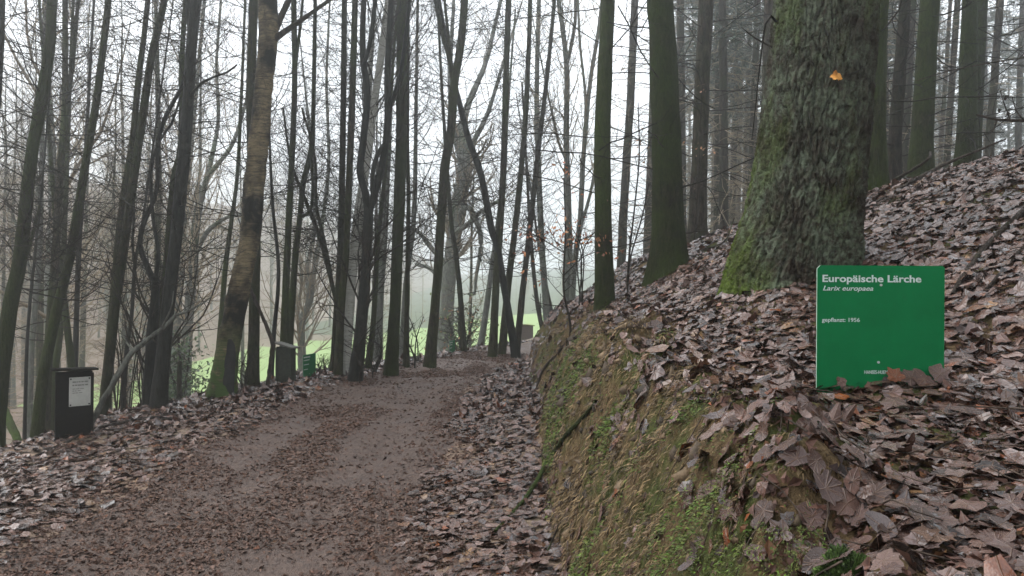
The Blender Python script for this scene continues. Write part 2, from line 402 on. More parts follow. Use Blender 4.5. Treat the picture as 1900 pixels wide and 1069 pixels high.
qc = V[Q].mean(1); qx, qy = qc[:, 0], qc[:, 1]
wob = 0.22 * fbm(qx * 1.5, qy * 1.1, 3)
is_path = (np.abs(qx - xc(qy) - wob) < 1.12) & (qy < 36)
is_bank = (qx >= xfoot(qy)) & ~is_path
medge = np.interp(qx, [-60, -24, -17, -9, 0, 60], [0, 50, 66, 76, 82, 90])
is_mead = (qy > 33 + 4 * fbm(qx * 0.2, qy * 0.2, 2)) & (qy < medge + 3 * fbm(qx * 0.2, qy * 0.2, 2)) & ~is_bank & (qx > -22 - 3 * fbm(qx * 0.3, qy * 0.3, 2) - 0.12 * (qy - 40))
is_far = (qy > 70) & (qx > -23 + 0.02 * qy) & ~(is_path | is_bank | is_mead)
is_floor = ~(is_path | is_bank | is_mead | is_far)
def part_of(name, mask, m):
    q = Q[mask]; u, inv = np.unique(q.ravel(), return_inverse=True)
    o = ob(name, mesh_np(name, V[u], inv.reshape(-1, 4), m)); return tag(o, kind='structure')
path = part_of('path', is_path, M_PATH)
bank = part_of('bank', is_bank, M_BANK)
meadow = part_of('meadow', is_mead, M_MEADOW)
floor = part_of('woodland_floor', is_floor, M_FLOOR)
far_field = part_of('far_field', is_far, plain('dull_far_grass', (.085, .10, .06), .9, .2, .3, 0, .1))

# haze: one closed box of even air round everything
hb = MB(); hb.box((-185, -75, -12), (215, 312, 40))
hm = bpy.data.materials.new('haze'); hm.use_nodes = True; hm.node_tree.nodes.clear()
ho = hm.node_tree.nodes.new('ShaderNodeOutputMaterial'); hv = hm.node_tree.nodes.new('ShaderNodeVolumePrincipled')
hv.inputs['Color'].default_value = (0.72, 0.74, 0.74, 1); hv.inputs['Density'].default_value = HAZE_DENSITY
hv.inputs['Anisotropy'].default_value = 0.72
hm.node_tree.links.new(hv.outputs[0], ho.inputs['Volume'])
haze = ob('haze', hb.mesh('haze', hm, False)); tag(haze, 'pale mist filling the wood', 'mist', kind='stuff')

# ------------------------------------------------------------------ trees
def resample(p, r, step):
    """Catmull-Rom through the given points"""
    p = np.asarray(p, float); r = np.asarray(r, float)
    q = np.concatenate([[2 * p[0] - p[1]], p, [2 * p[-1] - p[-2]]])
    op, orr = [], []
    for i in range(len(p) - 1):
        n = max(2, int(np.linalg.norm(p[i + 1] - p[i]) / step))
        t = np.arange(n)[:, None] / n
        a, b, c, d = q[i], q[i + 1], q[i + 2], q[i + 3]
        op.append(0.5 * (2 * b + (c - a) * t + (2 * a - 5 * b + 4 * c - d) * t ** 2 + (3 * b - a - 3 * c + d) * t ** 3))
        orr.append(r[i] + (r[i + 1] - r[i]) * t[:, 0])
    op.append(p[-1:]); orr.append(r[-1:])
    return np.concatenate(op), np.concatenate(orr)
def trunk_geo(p, r, sides, seed, rough=0.06, flare=0.5, flare_h=0.5, knots=0.0):
    v, q = tubes(p[None], r[None], sides)
    K = len(p); v = v.reshape(K, sides, 3)
    th = np.arange(sides) * 2 * np.pi / sides
    h = np.linalg.norm(p - p[0], axis=1)
    nz = fbm(np.cos(th)[None] * 1.3 + seed * 3.7 + 0 * h[:, None], h[:, None] * 2.0 + np.sin(th)[None] * 1.3, 3)
    lob = 1 + 0.35 * np.cos(3 * th + seed)[None] + 0.25 * np.cos(5 * th + 2 * seed)[None]
    nz = nz + .6 * fbm(np.cos(th)[None] * 4 + seed + 0 * h[:, None], h[:, None] * 7 + np.sin(th)[None] * 4, 2)
    k = 1 + rough * 2 * nz + flare * lob * np.exp(-h / flare_h)[:, None] ** 1.5
    v = p[:, None] + (v - p[:, None]) * k[..., None]
    return v.reshape(-1, 3), q
TREES = []
def make_tree(name, label, d, m, pts, cat='tree', group=None, limbs=(), top=9.5, sides=12, seed=None, crown=None,
              tw=M_TWIG, flare=0.35, ydep=0.0, rough=0.06, step=0.12, limb_mat=None):
    """pts: (px, py, width px) of the trunk as the photograph shows it, top to bottom, at distance d"""
    seed = seed if seed is not None else len(TREES); r = np.random.default_rng(1000 + seed)
    pts = pts[::-1]
    pw = [P(a, b, d) for a, b, w in pts]; rw = [w / 2 / F * d for a, b, w in pts]
    # foot in the ground
    x, y, z = pw[0]; dirn = pw[0] - pw[1]; dirn = dirn / np.linalg.norm(dirn)
    g = float(H(x, y))
    while z > g - 0.12:
        st = 0.12
        x, z = x + dirn[0] * st * 0.6, z - st; g = float(H(x, y))
    if z < pw[0][2] - 0.05: pw.insert(0, np.array([x, y, z])); rw.insert(0, rw[0] * 1.08)
    # on up out of the frame
    dt = pw[-1] - pw[-2]; dt /= np.linalg.norm(dt); dt = dt * 0.75 + np.array([0, 0, 0.25])
    n = 0
    while top and pw[-1][2] < top and n < 8:
        stp = max((top - pts[0][1] * 0) / 6, 0.8)
        pw.append(pw[-1] + dt / dt[2] * min(stp, top - pw[-1][2] + 0.05)); rw.append(rw[-1] * 0.8); n += 1
    p, rr = resample(pw, rw, step)
    base = p[0].copy(); base[2] = float(H(base[0], base[1]))
    t = thing(name, label, cat, base, group)
    v, q = trunk_geo(p - base, rr, sides, seed, rough, flare)
    ob('trunk', mesh_np('trunk', v, q, m), t)
    allP, allR = [(p - base, rr)], []
    for L in limbs:
        lp, lr = resample([P(a, b, d + (e[0] if e else 0)) for a, b, w, *e in L], [w / 2 / F * d for a, b, w, *e in L], step)
        if lp[0][1] > 0 and lp[-1][2] > 5.0 + 0 * d and L[0][1] > L[-1][1]:
            ext = lp[-1] + (lp[-1] - lp[-3]) / np.linalg.norm(lp[-1] - lp[-3]) * 2.5
            lp = np.concatenate([lp, [lp[-1] * .5 + ext * .5, ext]]); lr = np.concatenate([lr, [lr[-1] * .7, lr[-1] * .3]])
        v, q = trunk_geo(lp - base, lr, 8, seed + 5, rough, 0.0)
        ob('limb', mesh_np('limb', v, q, limb_mat or m), t); allP.append((lp - base, lr))
    if crown:
        CR(t, allP, crown, r, tw, d)
    TREES.append(t); return t
def CR(t, allP, crown, r, tw, d):
    b = MB()
    for (p, rr), first in zip(allP, [True] + [False] * 20):
        h = p[:, 2] - p[0, 2] if first else p[:, 2] - p[0, 2]
        K = 24; s = np.linspace(0, len(p) - 1, K)
        PP = np.stack([np.interp(s, np.arange(len(p)), p[:, k]) for k in range(3)], -1)[None]
        RR = np.interp(s, np.arange(len(p)), rr)[None]
        L = crown.get('len', 1.2); n = int(crown.get('n', 50) * (1 if first else 0.35))
        if n < 1: continue
        sides = 3
        c1, r1 = grow(r, PP, RR, n, crown.get('t0', 0.12), 0.98, L, crown.get('ang', (65, 100)), crown.get('up', 0.35), 7,
                      crown.get('wig', 0.13), rf=crown.get('rf', 0.16), tip=0.3, rmin=0.002, taper=0.3)
        r1 = np.minimum(r1, 0.0085 if not crown.get('thick') else 0.05)
        v, q = tubes(c1, r1, sides); b.add(v, q)
        l1 = np.linalg.norm(c1[:, -1] - c1[:, 0], axis=1)
        c2, r2 = grow(r, c1, r1, crown.get('n2', 5), 0.2, 0.97, l1 * 0.5, (30, 70), crown.get('up2', 0.3), 3, 0.15, rf=0.6, tip=0.4, rmin=0.0016)
        v, q = tubes(c2, r2, 3); b.add(v, q)
        if crown.get('n3'):
            l2 = np.linalg.norm(c2[:, -1] - c2[:, 0], axis=1)
            c3, r3 = grow(r, c2, r2, crown['n3'], 0.25, 0.95, l2 * 0.5, (25, 65), 0.2, 2, 0.15, rf=0.7, tip=0.5, rmin=0.0013)
            v, q = tubes(c3, r3, 3); b.add(v, q)
    ob('crown', b.mesh('crown', tw), t)

LA = dict(n=105, len=1.4, n2=6, n3=3, up=0.30, t0=0.2)              # larch: side twigs that curve up
LAs = dict(n=90, len=1.2, n2=6, n3=3, up=0.30, t0=0.22)
BE = dict(n=22, len=1.6, n2=6, n3=4, up=0.3, ang=(25, 50), t0=0.42, rf=0.26, thick=1)   # broadleaf: rising twigs
SP = dict(n=60, len=1.3, n2=4, n3=0, up=-0.02, t0=0.12, ang=(75, 105), wig=0.08)       # spruce: dead level twigs
T = make_tree
# --- left of the path, left to right
T('larch_tree', 'dark trunk cut off by the left edge above the mossy leaning tree', 8.0, M_DARK, [(3, -5, 12), (-2, 120, 14), (-28, 450, 18), (-50, 800, 22)], crown=LAs)
T('mossy_tree', 'dark leaning trunk with green moss, nearest the left edge beside the slanting log', 8.5, M_MOSSY, [(97, -5, 16), (92, 90, 18), (74, 202, 20), (58, 292, 20), (38, 476, 23), (20, 560, 25), (2, 700, 26), (-8, 810, 30)], limbs=[[(33, 510, 8, 0), (50, 470, 7, .1), (62, 430, 6, .2), (74, 380, 4, .3)]], crown=LAs)
T('slender_larch', 'slender larch meeting its twin at half height, left of the roofed black post', 11.5, M_LARCH, [(121, -5, 9), (121, 135, 10), (120, 233, 13), (112, 314, 13), (103, 476, 14), (95, 580, 15), (88, 680, 16)], limbs=[[(121, 232, 9, 0), (135, 112, 8, .1), (146, -5, 7, .15)]], crown=LA)
T('slender_larch', 'straight slanting larch passing just left of the black post with paper notice', 9.5, M_MOSSY, [(202, -5, 11), (180, 180, 13), (157, 314, 14), (130, 476, 16), (105, 580, 18), (82, 690, 19), (65, 835, 21)], crown=LA)
T('thin_tree', 'thin upright stem between the mossy leaning tree and the slanting larch', 11, M_DARK, [(75, 380, 4), (65, 470, 5), (51, 627, 6), (45, 839, 7)], crown=BE, top=6)
T('thin_tree', 'crooked greenish thin tree behind the thin upright stem', 15, M_BEECH, [(78, 300, 7), (73, 470, 9), (59, 646, 10), (55, 790, 12)], limbs=[[(66, 560, 6), (50, 480, 5), (36, 440, 4), (20, 380, 3)]], crown=BE, top=9)
T('bare_tree', 'pale green trunk with brightly mossy foot left of the black post', 13, M_MOSSY, [(118, 470, 10), (110, 627, 12), (101, 690, 14), (90, 827, 16)], crown=BE, top=9)
T('bare_tree', 'mossy trunk bending down right behind the roofed black post', 12, M_MOSSY, [(104, 420, 9), (112, 500, 10), (118, 548, 11), (126, 620, 12), (134, 690, 13)], crown=BE, top=8)
T('thin_tree', 'straight dark thin trunk rising above the black post roof', 13, M_DARK, [(156, 330, 7), (147, 450, 9), (143, 560, 9), (140, 690, 10)], crown=BE, top=9)
T('twin_larch', 'near stem of the close pair of larches beside the fallen slanting branch', 9.8, M_LARCH, [(306, -5, 12), (280, 112, 13), (265, 215, 14), (247, 337, 15), (231, 449, 16), (214, 568, 17), (200, 694, 18), (191, 790, 20)], crown=LA)
T('twin_larch', 'paler rear stem of the close pair of larches beside the fallen slanting branch', 10.4, M_LARCH, [(275, -5, 9), (256, 157, 11), (245, 269, 12), (224, 404, 13), (216, 500, 14), (203, 640, 14), (193, 770, 15)], crown=LA)
T('thin_tree', 'thin forked tree crossed by the fallen slanting branch', 11.5, M_DARK, [(262, 430, 5), (251, 489, 6), (244, 587, 7), (236, 646, 8), (226, 772, 10)], limbs=[[(250, 495, 5), (246, 450, 5), (249, 380, 4), (240, 300, 3)]], crown=BE, top=7)
T('twisted_tree', 'twisted tree with snaking limbs beside the straight dark trunk', 9.8, M_DARK, [(288, 515, 13), (288, 560, 17), (283, 607, 19), (279, 680, 20), (276, 755, 22)], top=0,
  limbs=[[(288, 525, 12), (271, 489, 10), (260, 455, 9), (266, 417, 9), (291, 352, 8), (293, 270, 8), (308, 215, 8), (330, 175, 7), (343, 140, 6), (350, 60, 5), (352, -20, 4)],
         [(288, 520, 9, .1), (294, 470, 7, .1), (284, 404, 7, .15), (281, 314, 6, .2), (296, 262, 5, .2), (318, 230, 5, .2), (335, 180, 4, .2)]], crown=dict(BE, n=16, t0=.3))
T('larch_tree', 'thin mossy larch showing left of the tall dark trunk', 11, M_MOSSY, [(345, -5, 9), (338, 100, 9), (335, 269, 10), (321, 337, 11), (310, 476, 12), (300, 600, 14), (290, 745, 17)], crown=LA)
T('dark_tree', 'tall dark smooth trunk standing at the shoulder left of the birch', 9.6, M_DARK, [(364, -5, 20), (355, 90, 20), (350, 180, 20), (339, 314, 22), (326, 449, 22), (310, 587, 24), (295, 755, 28)], limbs=[[(353, 80, 8), (350, 30, 9), (345, -20, 9)], [(350, 180, 6), (380, 150, 5, -.2), (420, 135, 4, -.3), (440, 120, 3, -.3)]], crown=dict(LA, n=40))
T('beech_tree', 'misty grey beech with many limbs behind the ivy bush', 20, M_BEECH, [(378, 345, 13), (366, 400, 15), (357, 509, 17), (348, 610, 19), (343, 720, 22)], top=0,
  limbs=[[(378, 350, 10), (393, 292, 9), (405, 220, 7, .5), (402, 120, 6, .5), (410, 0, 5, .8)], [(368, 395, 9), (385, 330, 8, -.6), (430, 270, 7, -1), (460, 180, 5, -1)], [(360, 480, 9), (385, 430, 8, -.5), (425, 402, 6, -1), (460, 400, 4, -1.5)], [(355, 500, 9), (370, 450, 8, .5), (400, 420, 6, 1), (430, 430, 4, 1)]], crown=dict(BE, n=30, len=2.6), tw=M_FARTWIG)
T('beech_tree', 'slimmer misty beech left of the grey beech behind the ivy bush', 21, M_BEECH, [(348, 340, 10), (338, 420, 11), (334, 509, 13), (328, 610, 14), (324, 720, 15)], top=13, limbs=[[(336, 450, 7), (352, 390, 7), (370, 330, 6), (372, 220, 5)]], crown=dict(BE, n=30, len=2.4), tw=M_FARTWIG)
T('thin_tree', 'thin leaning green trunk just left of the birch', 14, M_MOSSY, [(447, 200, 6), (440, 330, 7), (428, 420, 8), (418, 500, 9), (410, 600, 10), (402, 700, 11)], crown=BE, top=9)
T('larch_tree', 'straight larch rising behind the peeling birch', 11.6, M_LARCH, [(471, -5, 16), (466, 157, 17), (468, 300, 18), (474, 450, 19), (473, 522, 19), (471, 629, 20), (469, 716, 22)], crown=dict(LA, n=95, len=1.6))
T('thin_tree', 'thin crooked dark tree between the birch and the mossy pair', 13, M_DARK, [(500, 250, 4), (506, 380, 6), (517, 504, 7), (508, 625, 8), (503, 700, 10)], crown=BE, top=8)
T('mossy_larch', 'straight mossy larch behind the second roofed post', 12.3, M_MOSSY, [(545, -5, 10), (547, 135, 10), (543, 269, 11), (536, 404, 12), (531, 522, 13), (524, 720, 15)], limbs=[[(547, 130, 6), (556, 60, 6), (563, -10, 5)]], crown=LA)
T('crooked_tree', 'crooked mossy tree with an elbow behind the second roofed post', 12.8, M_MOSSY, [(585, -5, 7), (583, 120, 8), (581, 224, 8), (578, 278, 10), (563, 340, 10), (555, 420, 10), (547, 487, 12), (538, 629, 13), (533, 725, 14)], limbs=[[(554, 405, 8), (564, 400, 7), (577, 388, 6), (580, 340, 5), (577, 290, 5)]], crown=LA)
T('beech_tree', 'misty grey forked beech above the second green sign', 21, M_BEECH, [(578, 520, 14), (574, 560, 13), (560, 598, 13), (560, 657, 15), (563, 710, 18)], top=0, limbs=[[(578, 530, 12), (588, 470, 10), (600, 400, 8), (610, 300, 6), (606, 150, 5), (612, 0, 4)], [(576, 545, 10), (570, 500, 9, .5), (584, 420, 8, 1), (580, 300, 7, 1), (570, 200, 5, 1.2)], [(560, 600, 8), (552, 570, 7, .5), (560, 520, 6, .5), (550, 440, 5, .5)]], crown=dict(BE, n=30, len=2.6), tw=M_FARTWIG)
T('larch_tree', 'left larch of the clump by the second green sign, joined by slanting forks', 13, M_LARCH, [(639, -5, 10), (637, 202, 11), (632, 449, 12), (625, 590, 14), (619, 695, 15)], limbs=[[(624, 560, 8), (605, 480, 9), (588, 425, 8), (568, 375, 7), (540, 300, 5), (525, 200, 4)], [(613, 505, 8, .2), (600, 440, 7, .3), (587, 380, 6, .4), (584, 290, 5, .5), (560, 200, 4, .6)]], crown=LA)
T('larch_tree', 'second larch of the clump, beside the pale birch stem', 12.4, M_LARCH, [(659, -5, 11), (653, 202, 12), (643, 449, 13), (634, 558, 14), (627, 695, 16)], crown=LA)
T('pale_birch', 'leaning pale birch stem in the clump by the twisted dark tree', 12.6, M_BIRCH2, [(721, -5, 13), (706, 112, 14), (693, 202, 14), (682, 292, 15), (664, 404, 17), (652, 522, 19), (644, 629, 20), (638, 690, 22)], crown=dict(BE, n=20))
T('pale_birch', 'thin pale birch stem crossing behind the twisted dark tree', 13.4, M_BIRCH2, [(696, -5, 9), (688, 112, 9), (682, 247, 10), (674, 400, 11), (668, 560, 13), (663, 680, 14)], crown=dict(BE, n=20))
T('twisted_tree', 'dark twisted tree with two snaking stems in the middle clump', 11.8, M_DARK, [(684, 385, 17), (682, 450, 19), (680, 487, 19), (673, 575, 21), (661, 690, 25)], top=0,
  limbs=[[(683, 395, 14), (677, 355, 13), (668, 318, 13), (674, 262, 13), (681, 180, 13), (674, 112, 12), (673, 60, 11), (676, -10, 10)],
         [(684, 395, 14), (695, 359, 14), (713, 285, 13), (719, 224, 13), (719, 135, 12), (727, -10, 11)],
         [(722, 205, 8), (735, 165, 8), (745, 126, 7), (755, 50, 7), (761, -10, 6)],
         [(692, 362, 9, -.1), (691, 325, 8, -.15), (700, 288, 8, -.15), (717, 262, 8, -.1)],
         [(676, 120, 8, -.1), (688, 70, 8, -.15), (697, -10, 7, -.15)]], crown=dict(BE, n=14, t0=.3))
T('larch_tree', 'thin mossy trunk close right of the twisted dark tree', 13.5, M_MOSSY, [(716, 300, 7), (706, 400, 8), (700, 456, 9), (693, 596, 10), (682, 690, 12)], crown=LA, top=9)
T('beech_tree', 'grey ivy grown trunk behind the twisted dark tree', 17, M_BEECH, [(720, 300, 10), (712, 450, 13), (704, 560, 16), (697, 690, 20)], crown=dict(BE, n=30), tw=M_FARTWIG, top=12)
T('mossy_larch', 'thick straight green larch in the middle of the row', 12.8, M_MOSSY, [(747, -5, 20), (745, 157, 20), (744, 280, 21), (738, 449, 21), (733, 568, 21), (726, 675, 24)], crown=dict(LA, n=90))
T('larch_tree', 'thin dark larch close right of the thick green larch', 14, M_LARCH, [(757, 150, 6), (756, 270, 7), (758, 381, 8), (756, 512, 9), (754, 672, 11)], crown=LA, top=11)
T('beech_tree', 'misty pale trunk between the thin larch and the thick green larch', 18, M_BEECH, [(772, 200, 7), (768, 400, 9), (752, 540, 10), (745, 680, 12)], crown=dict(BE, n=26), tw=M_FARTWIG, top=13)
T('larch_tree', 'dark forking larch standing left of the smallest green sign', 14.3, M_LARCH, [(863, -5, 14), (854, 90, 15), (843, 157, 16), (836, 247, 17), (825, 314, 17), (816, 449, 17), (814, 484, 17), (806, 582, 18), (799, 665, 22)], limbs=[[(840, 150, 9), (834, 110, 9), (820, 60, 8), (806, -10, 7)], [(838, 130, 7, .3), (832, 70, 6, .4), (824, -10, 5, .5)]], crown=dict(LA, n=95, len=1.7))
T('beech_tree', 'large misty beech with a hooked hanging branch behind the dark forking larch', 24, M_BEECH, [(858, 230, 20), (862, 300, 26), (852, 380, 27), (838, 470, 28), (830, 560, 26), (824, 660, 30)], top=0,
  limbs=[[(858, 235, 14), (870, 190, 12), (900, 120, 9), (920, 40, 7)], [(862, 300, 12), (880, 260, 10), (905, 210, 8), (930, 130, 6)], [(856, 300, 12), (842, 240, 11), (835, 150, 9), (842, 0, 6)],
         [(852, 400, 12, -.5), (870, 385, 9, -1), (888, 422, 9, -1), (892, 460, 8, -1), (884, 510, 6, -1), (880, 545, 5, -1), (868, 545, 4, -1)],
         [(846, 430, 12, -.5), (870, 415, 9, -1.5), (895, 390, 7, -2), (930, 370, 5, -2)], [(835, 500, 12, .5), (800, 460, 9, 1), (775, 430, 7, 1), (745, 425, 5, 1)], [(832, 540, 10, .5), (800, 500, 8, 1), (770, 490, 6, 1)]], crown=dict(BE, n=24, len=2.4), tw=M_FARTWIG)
T('larch_tree', 'thin larch rising from behind the smallest green sign', 17, M_LARCH, [(822, 200, 6), (836, 400, 8), (846, 470, 9), (855, 560, 10), (861, 655, 11)], crown=LA, top=11)
T('dark_tree', 'dark trunk slanting down right across the gap of white sky', 16, M_DARK, [(838, 130, 8), (852, 188, 10), (870, 260, 12), (892, 323, 13), (912, 426, 13), (922, 456, 13), (936, 535, 13), (947, 602, 14), (955, 648, 16)], crown=dict(LA, n=45), top=8)
T('larch_tree', 'straight larch crossing in front of the slanting dark trunk', 16, M_LARCH, [(944, -5, 11), (939, 135, 11), (935, 292, 12), (926, 449, 13), (922, 498, 13), (914, 655, 16)], crown=LA)
T('larch_tree', 'second straight larch right of the slanting dark trunk', 16.6, M_LARCH, [(984, -5, 8), (980, 112, 9), (973, 247, 10), (956, 420, 11), (945, 512, 12), (931, 655, 14)], crown=LA)
T('larch_tree', 'leaning larch beside the far roofed post', 17, M_SPRUCE, [(1029, -5, 7), (1016, 135, 8), (1000, 269, 9), (985, 408, 10), (973, 512, 11), (964, 596, 12), (958, 650, 14)], crown=LA)
T('beech_tree', 'grey leaning stem left of the straight larches above the bushes', 20, M_BEECH, [(935, 300, 6), (925, 400, 7), (912, 498, 9), (900, 590, 11), (888, 665, 13)], crown=dict(BE, n=20), tw=M_FARTWIG, top=9)
T('beech_tree', 'grey straight trunk right of the far roofed post', 20, M_BEECH, [(1000, -5, 8), (996, 180, 9), (1000, 337, 11), (1005, 449, 12), (1009, 512, 12), (1018, 640, 14)], crown=dict(BE, n=30), tw=M_FARTWIG)
T('thin_tree', 'curved brown stem touching the grey trunk beyond the path bend', 20, M_SPRUCE, [(982, 400, 6), (987, 470, 7), (995, 549, 8), (1003, 596, 8), (1014, 640, 10)], crown=dict(BE, n=16), top=7)
T('thin_tree', 'thin stem leaning left at the bend of the path', 21, M_SPRUCE, [(1002, 470, 5), (1020, 560, 6), (1034, 632, 8)], crown=dict(BE, n=16), top=7)
T('beech_tree', 'grey forked tree just beyond the bank at the path bend', 18.5, M_BEECH, [(1036, -5, 8), (1051, 121, 10), (1051, 269, 11), (1056, 449, 13), (1054, 500, 14), (1050, 615, 16)], limbs=[[(1051, 125, 7), (1066, 50, 7), (1068, -10, 6)], [(1052, 300, 6), (1035, 260, 5), (1020, 190, 4)]], crown=dict(BE, n=30), tw=M_FARTWIG)
T('beech_tree', 'grey leaning stem fanning right beyond the bank at the path bend', 18, M_BEECH, [(1110, 60, 7), (1094, 160, 8), (1082, 300, 9), (1076, 414, 10), (1065, 498, 11), (1060, 600, 13)], limbs=[[(1072, 440, 6), (1095, 360, 6), (1110, 280, 5)], [(1084, 280, 6), (1086, 180, 5), (1076, 80, 5), (1072, -10, 4)]], crown=dict(BE, n=30), tw=M_FARTWIG)
# --- on the bank
T('larch_tree', 'trunk with a torn bark gash at the far edge of the bank', 9.5, M_MOSSY, [(1128, -5, 25), (1123, 122, 28), (1117, 268, 31), (1119, 389, 32), (1122, 525, 35)], crown=dict(SP, n=30, len=1.5), sides=14)
T('mossy_tree', 'thick mossy trunk with flared foot left of the big larch', 8.7, M_MOSSY, [(1225, -5, 47), (1231, 120, 51), (1237, 292, 54), (1241, 420, 57), (1243, 478, 64)], crown=dict(SP, n=26, len=1.4), sides=18, flare=0.45)
T('spruce_tree', 'reddish brown spruce trunk between the thick mossy trunk and the big larch', 12, M_SPRUCE, [(1311, -5, 27), (1303, 146, 28), (1298, 292, 30), (1293, 450, 34)], crown=dict(SP, n=60, len=1.7), sides=14)
T('spruce_tree', 'spruce trunk half hidden along the left edge of the big larch', 14, M_SPRUCE, [(1428, -5, 19), (1424, 146, 20), (1418, 300, 22), (1410, 440, 24)], crown=dict(SP, n=50), sides=12)
T('mossy_tree', 'mossy dark trunk close behind the right side of the big larch', 8.0, M_MOSSY, [(1628, -5, 40), (1622, 112, 44), (1618, 224, 48), (1615, 318, 54), (1613, 350, 60)], crown=dict(SP, n=26), sides=18)
T('spruce_tree', 'pale trunk second from the big larch on the hillside', 11, M_SPRUCE, [(1680, -5, 20), (1670, 131, 22), (1662, 240, 23), (1658, 310, 26)], crown=dict(SP, n=50), sides=12)
T('mossy_tree', 'broad greenish trunk in the middle of the hillside row', 10, M_MOSSY, [(1726, -5, 34), (1717, 131, 36), (1711, 240, 38), (1709, 310, 42)], crown=dict(SP, n=40), sides=14)
T('mossy_tree', 'front trunk of the overlapping hillside pair above the leaning sticks', 11, M_MOSSY, [(1799, -5, 26), (1797, 131, 30), (1795, 220, 33), (1793, 290, 38)], crown=dict(SP, n=40), sides=14)
T('spruce_tree', 'rear trunk of the overlapping hillside pair above the leaning sticks', 12.5, M_MOSSY, [(1823, -5, 17), (1817, 131, 18), (1811, 243, 20), (1808, 290, 22)], crown=dict(SP, n=40), sides=12)
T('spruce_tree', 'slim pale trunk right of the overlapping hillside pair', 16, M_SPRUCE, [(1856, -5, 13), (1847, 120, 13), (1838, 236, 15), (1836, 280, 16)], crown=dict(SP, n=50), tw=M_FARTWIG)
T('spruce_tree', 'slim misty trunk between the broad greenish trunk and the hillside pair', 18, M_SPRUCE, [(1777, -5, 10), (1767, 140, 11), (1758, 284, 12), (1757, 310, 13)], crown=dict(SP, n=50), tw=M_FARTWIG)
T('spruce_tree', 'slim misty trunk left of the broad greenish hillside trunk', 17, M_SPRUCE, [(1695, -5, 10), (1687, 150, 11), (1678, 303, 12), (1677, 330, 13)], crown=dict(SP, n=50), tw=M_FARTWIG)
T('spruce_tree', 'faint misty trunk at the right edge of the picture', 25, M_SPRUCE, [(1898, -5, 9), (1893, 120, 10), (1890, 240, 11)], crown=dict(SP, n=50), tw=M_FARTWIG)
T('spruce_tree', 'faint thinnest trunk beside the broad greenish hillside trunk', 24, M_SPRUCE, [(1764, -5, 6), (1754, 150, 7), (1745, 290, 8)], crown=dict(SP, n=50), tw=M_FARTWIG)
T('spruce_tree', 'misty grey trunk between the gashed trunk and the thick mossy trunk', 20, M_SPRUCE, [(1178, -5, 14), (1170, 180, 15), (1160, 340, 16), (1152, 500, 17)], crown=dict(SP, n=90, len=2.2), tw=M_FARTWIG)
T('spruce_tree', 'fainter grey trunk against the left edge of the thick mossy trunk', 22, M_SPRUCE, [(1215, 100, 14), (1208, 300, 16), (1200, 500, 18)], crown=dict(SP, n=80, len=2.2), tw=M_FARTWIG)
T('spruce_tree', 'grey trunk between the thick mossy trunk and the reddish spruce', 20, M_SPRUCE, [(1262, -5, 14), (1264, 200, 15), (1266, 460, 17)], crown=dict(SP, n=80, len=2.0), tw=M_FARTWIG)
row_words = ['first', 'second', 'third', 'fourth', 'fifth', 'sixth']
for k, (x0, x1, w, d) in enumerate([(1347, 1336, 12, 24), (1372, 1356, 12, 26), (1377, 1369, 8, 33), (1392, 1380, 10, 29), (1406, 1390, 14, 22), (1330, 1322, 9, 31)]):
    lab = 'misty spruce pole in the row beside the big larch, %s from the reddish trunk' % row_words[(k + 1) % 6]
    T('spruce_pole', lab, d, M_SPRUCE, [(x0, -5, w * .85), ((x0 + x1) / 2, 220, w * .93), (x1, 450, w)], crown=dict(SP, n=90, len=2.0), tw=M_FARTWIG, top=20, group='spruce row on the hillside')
BIRCH = T('peeling_birch', 'leaning birch with peeling tan bark and a black hollow at its foot', 10.5, M_BIRCH, [(498, -5, 34), (495, 90, 35), (489, 157, 33), (485, 224, 34), (478, 292, 36), (470, 359, 37), (462, 449, 36), (449, 510, 36), (433, 593, 38), (420, 670, 42), (412, 735, 48)], top=9, sides=20, rough=0.11, step=0.07, limb_mat=M_SPRUCE,
  limbs=[[(510, 72, 11), (530, 58, 10, -.1), (552, 42, 9, -.2), (572, 28, 7, -.25)], [(508, 60, 14, .05), (522, 30, 12, .1), (536, 0, 10, .1), (552, -40, 8, .1)]], crown=dict(BE, n=10, t0=.6))

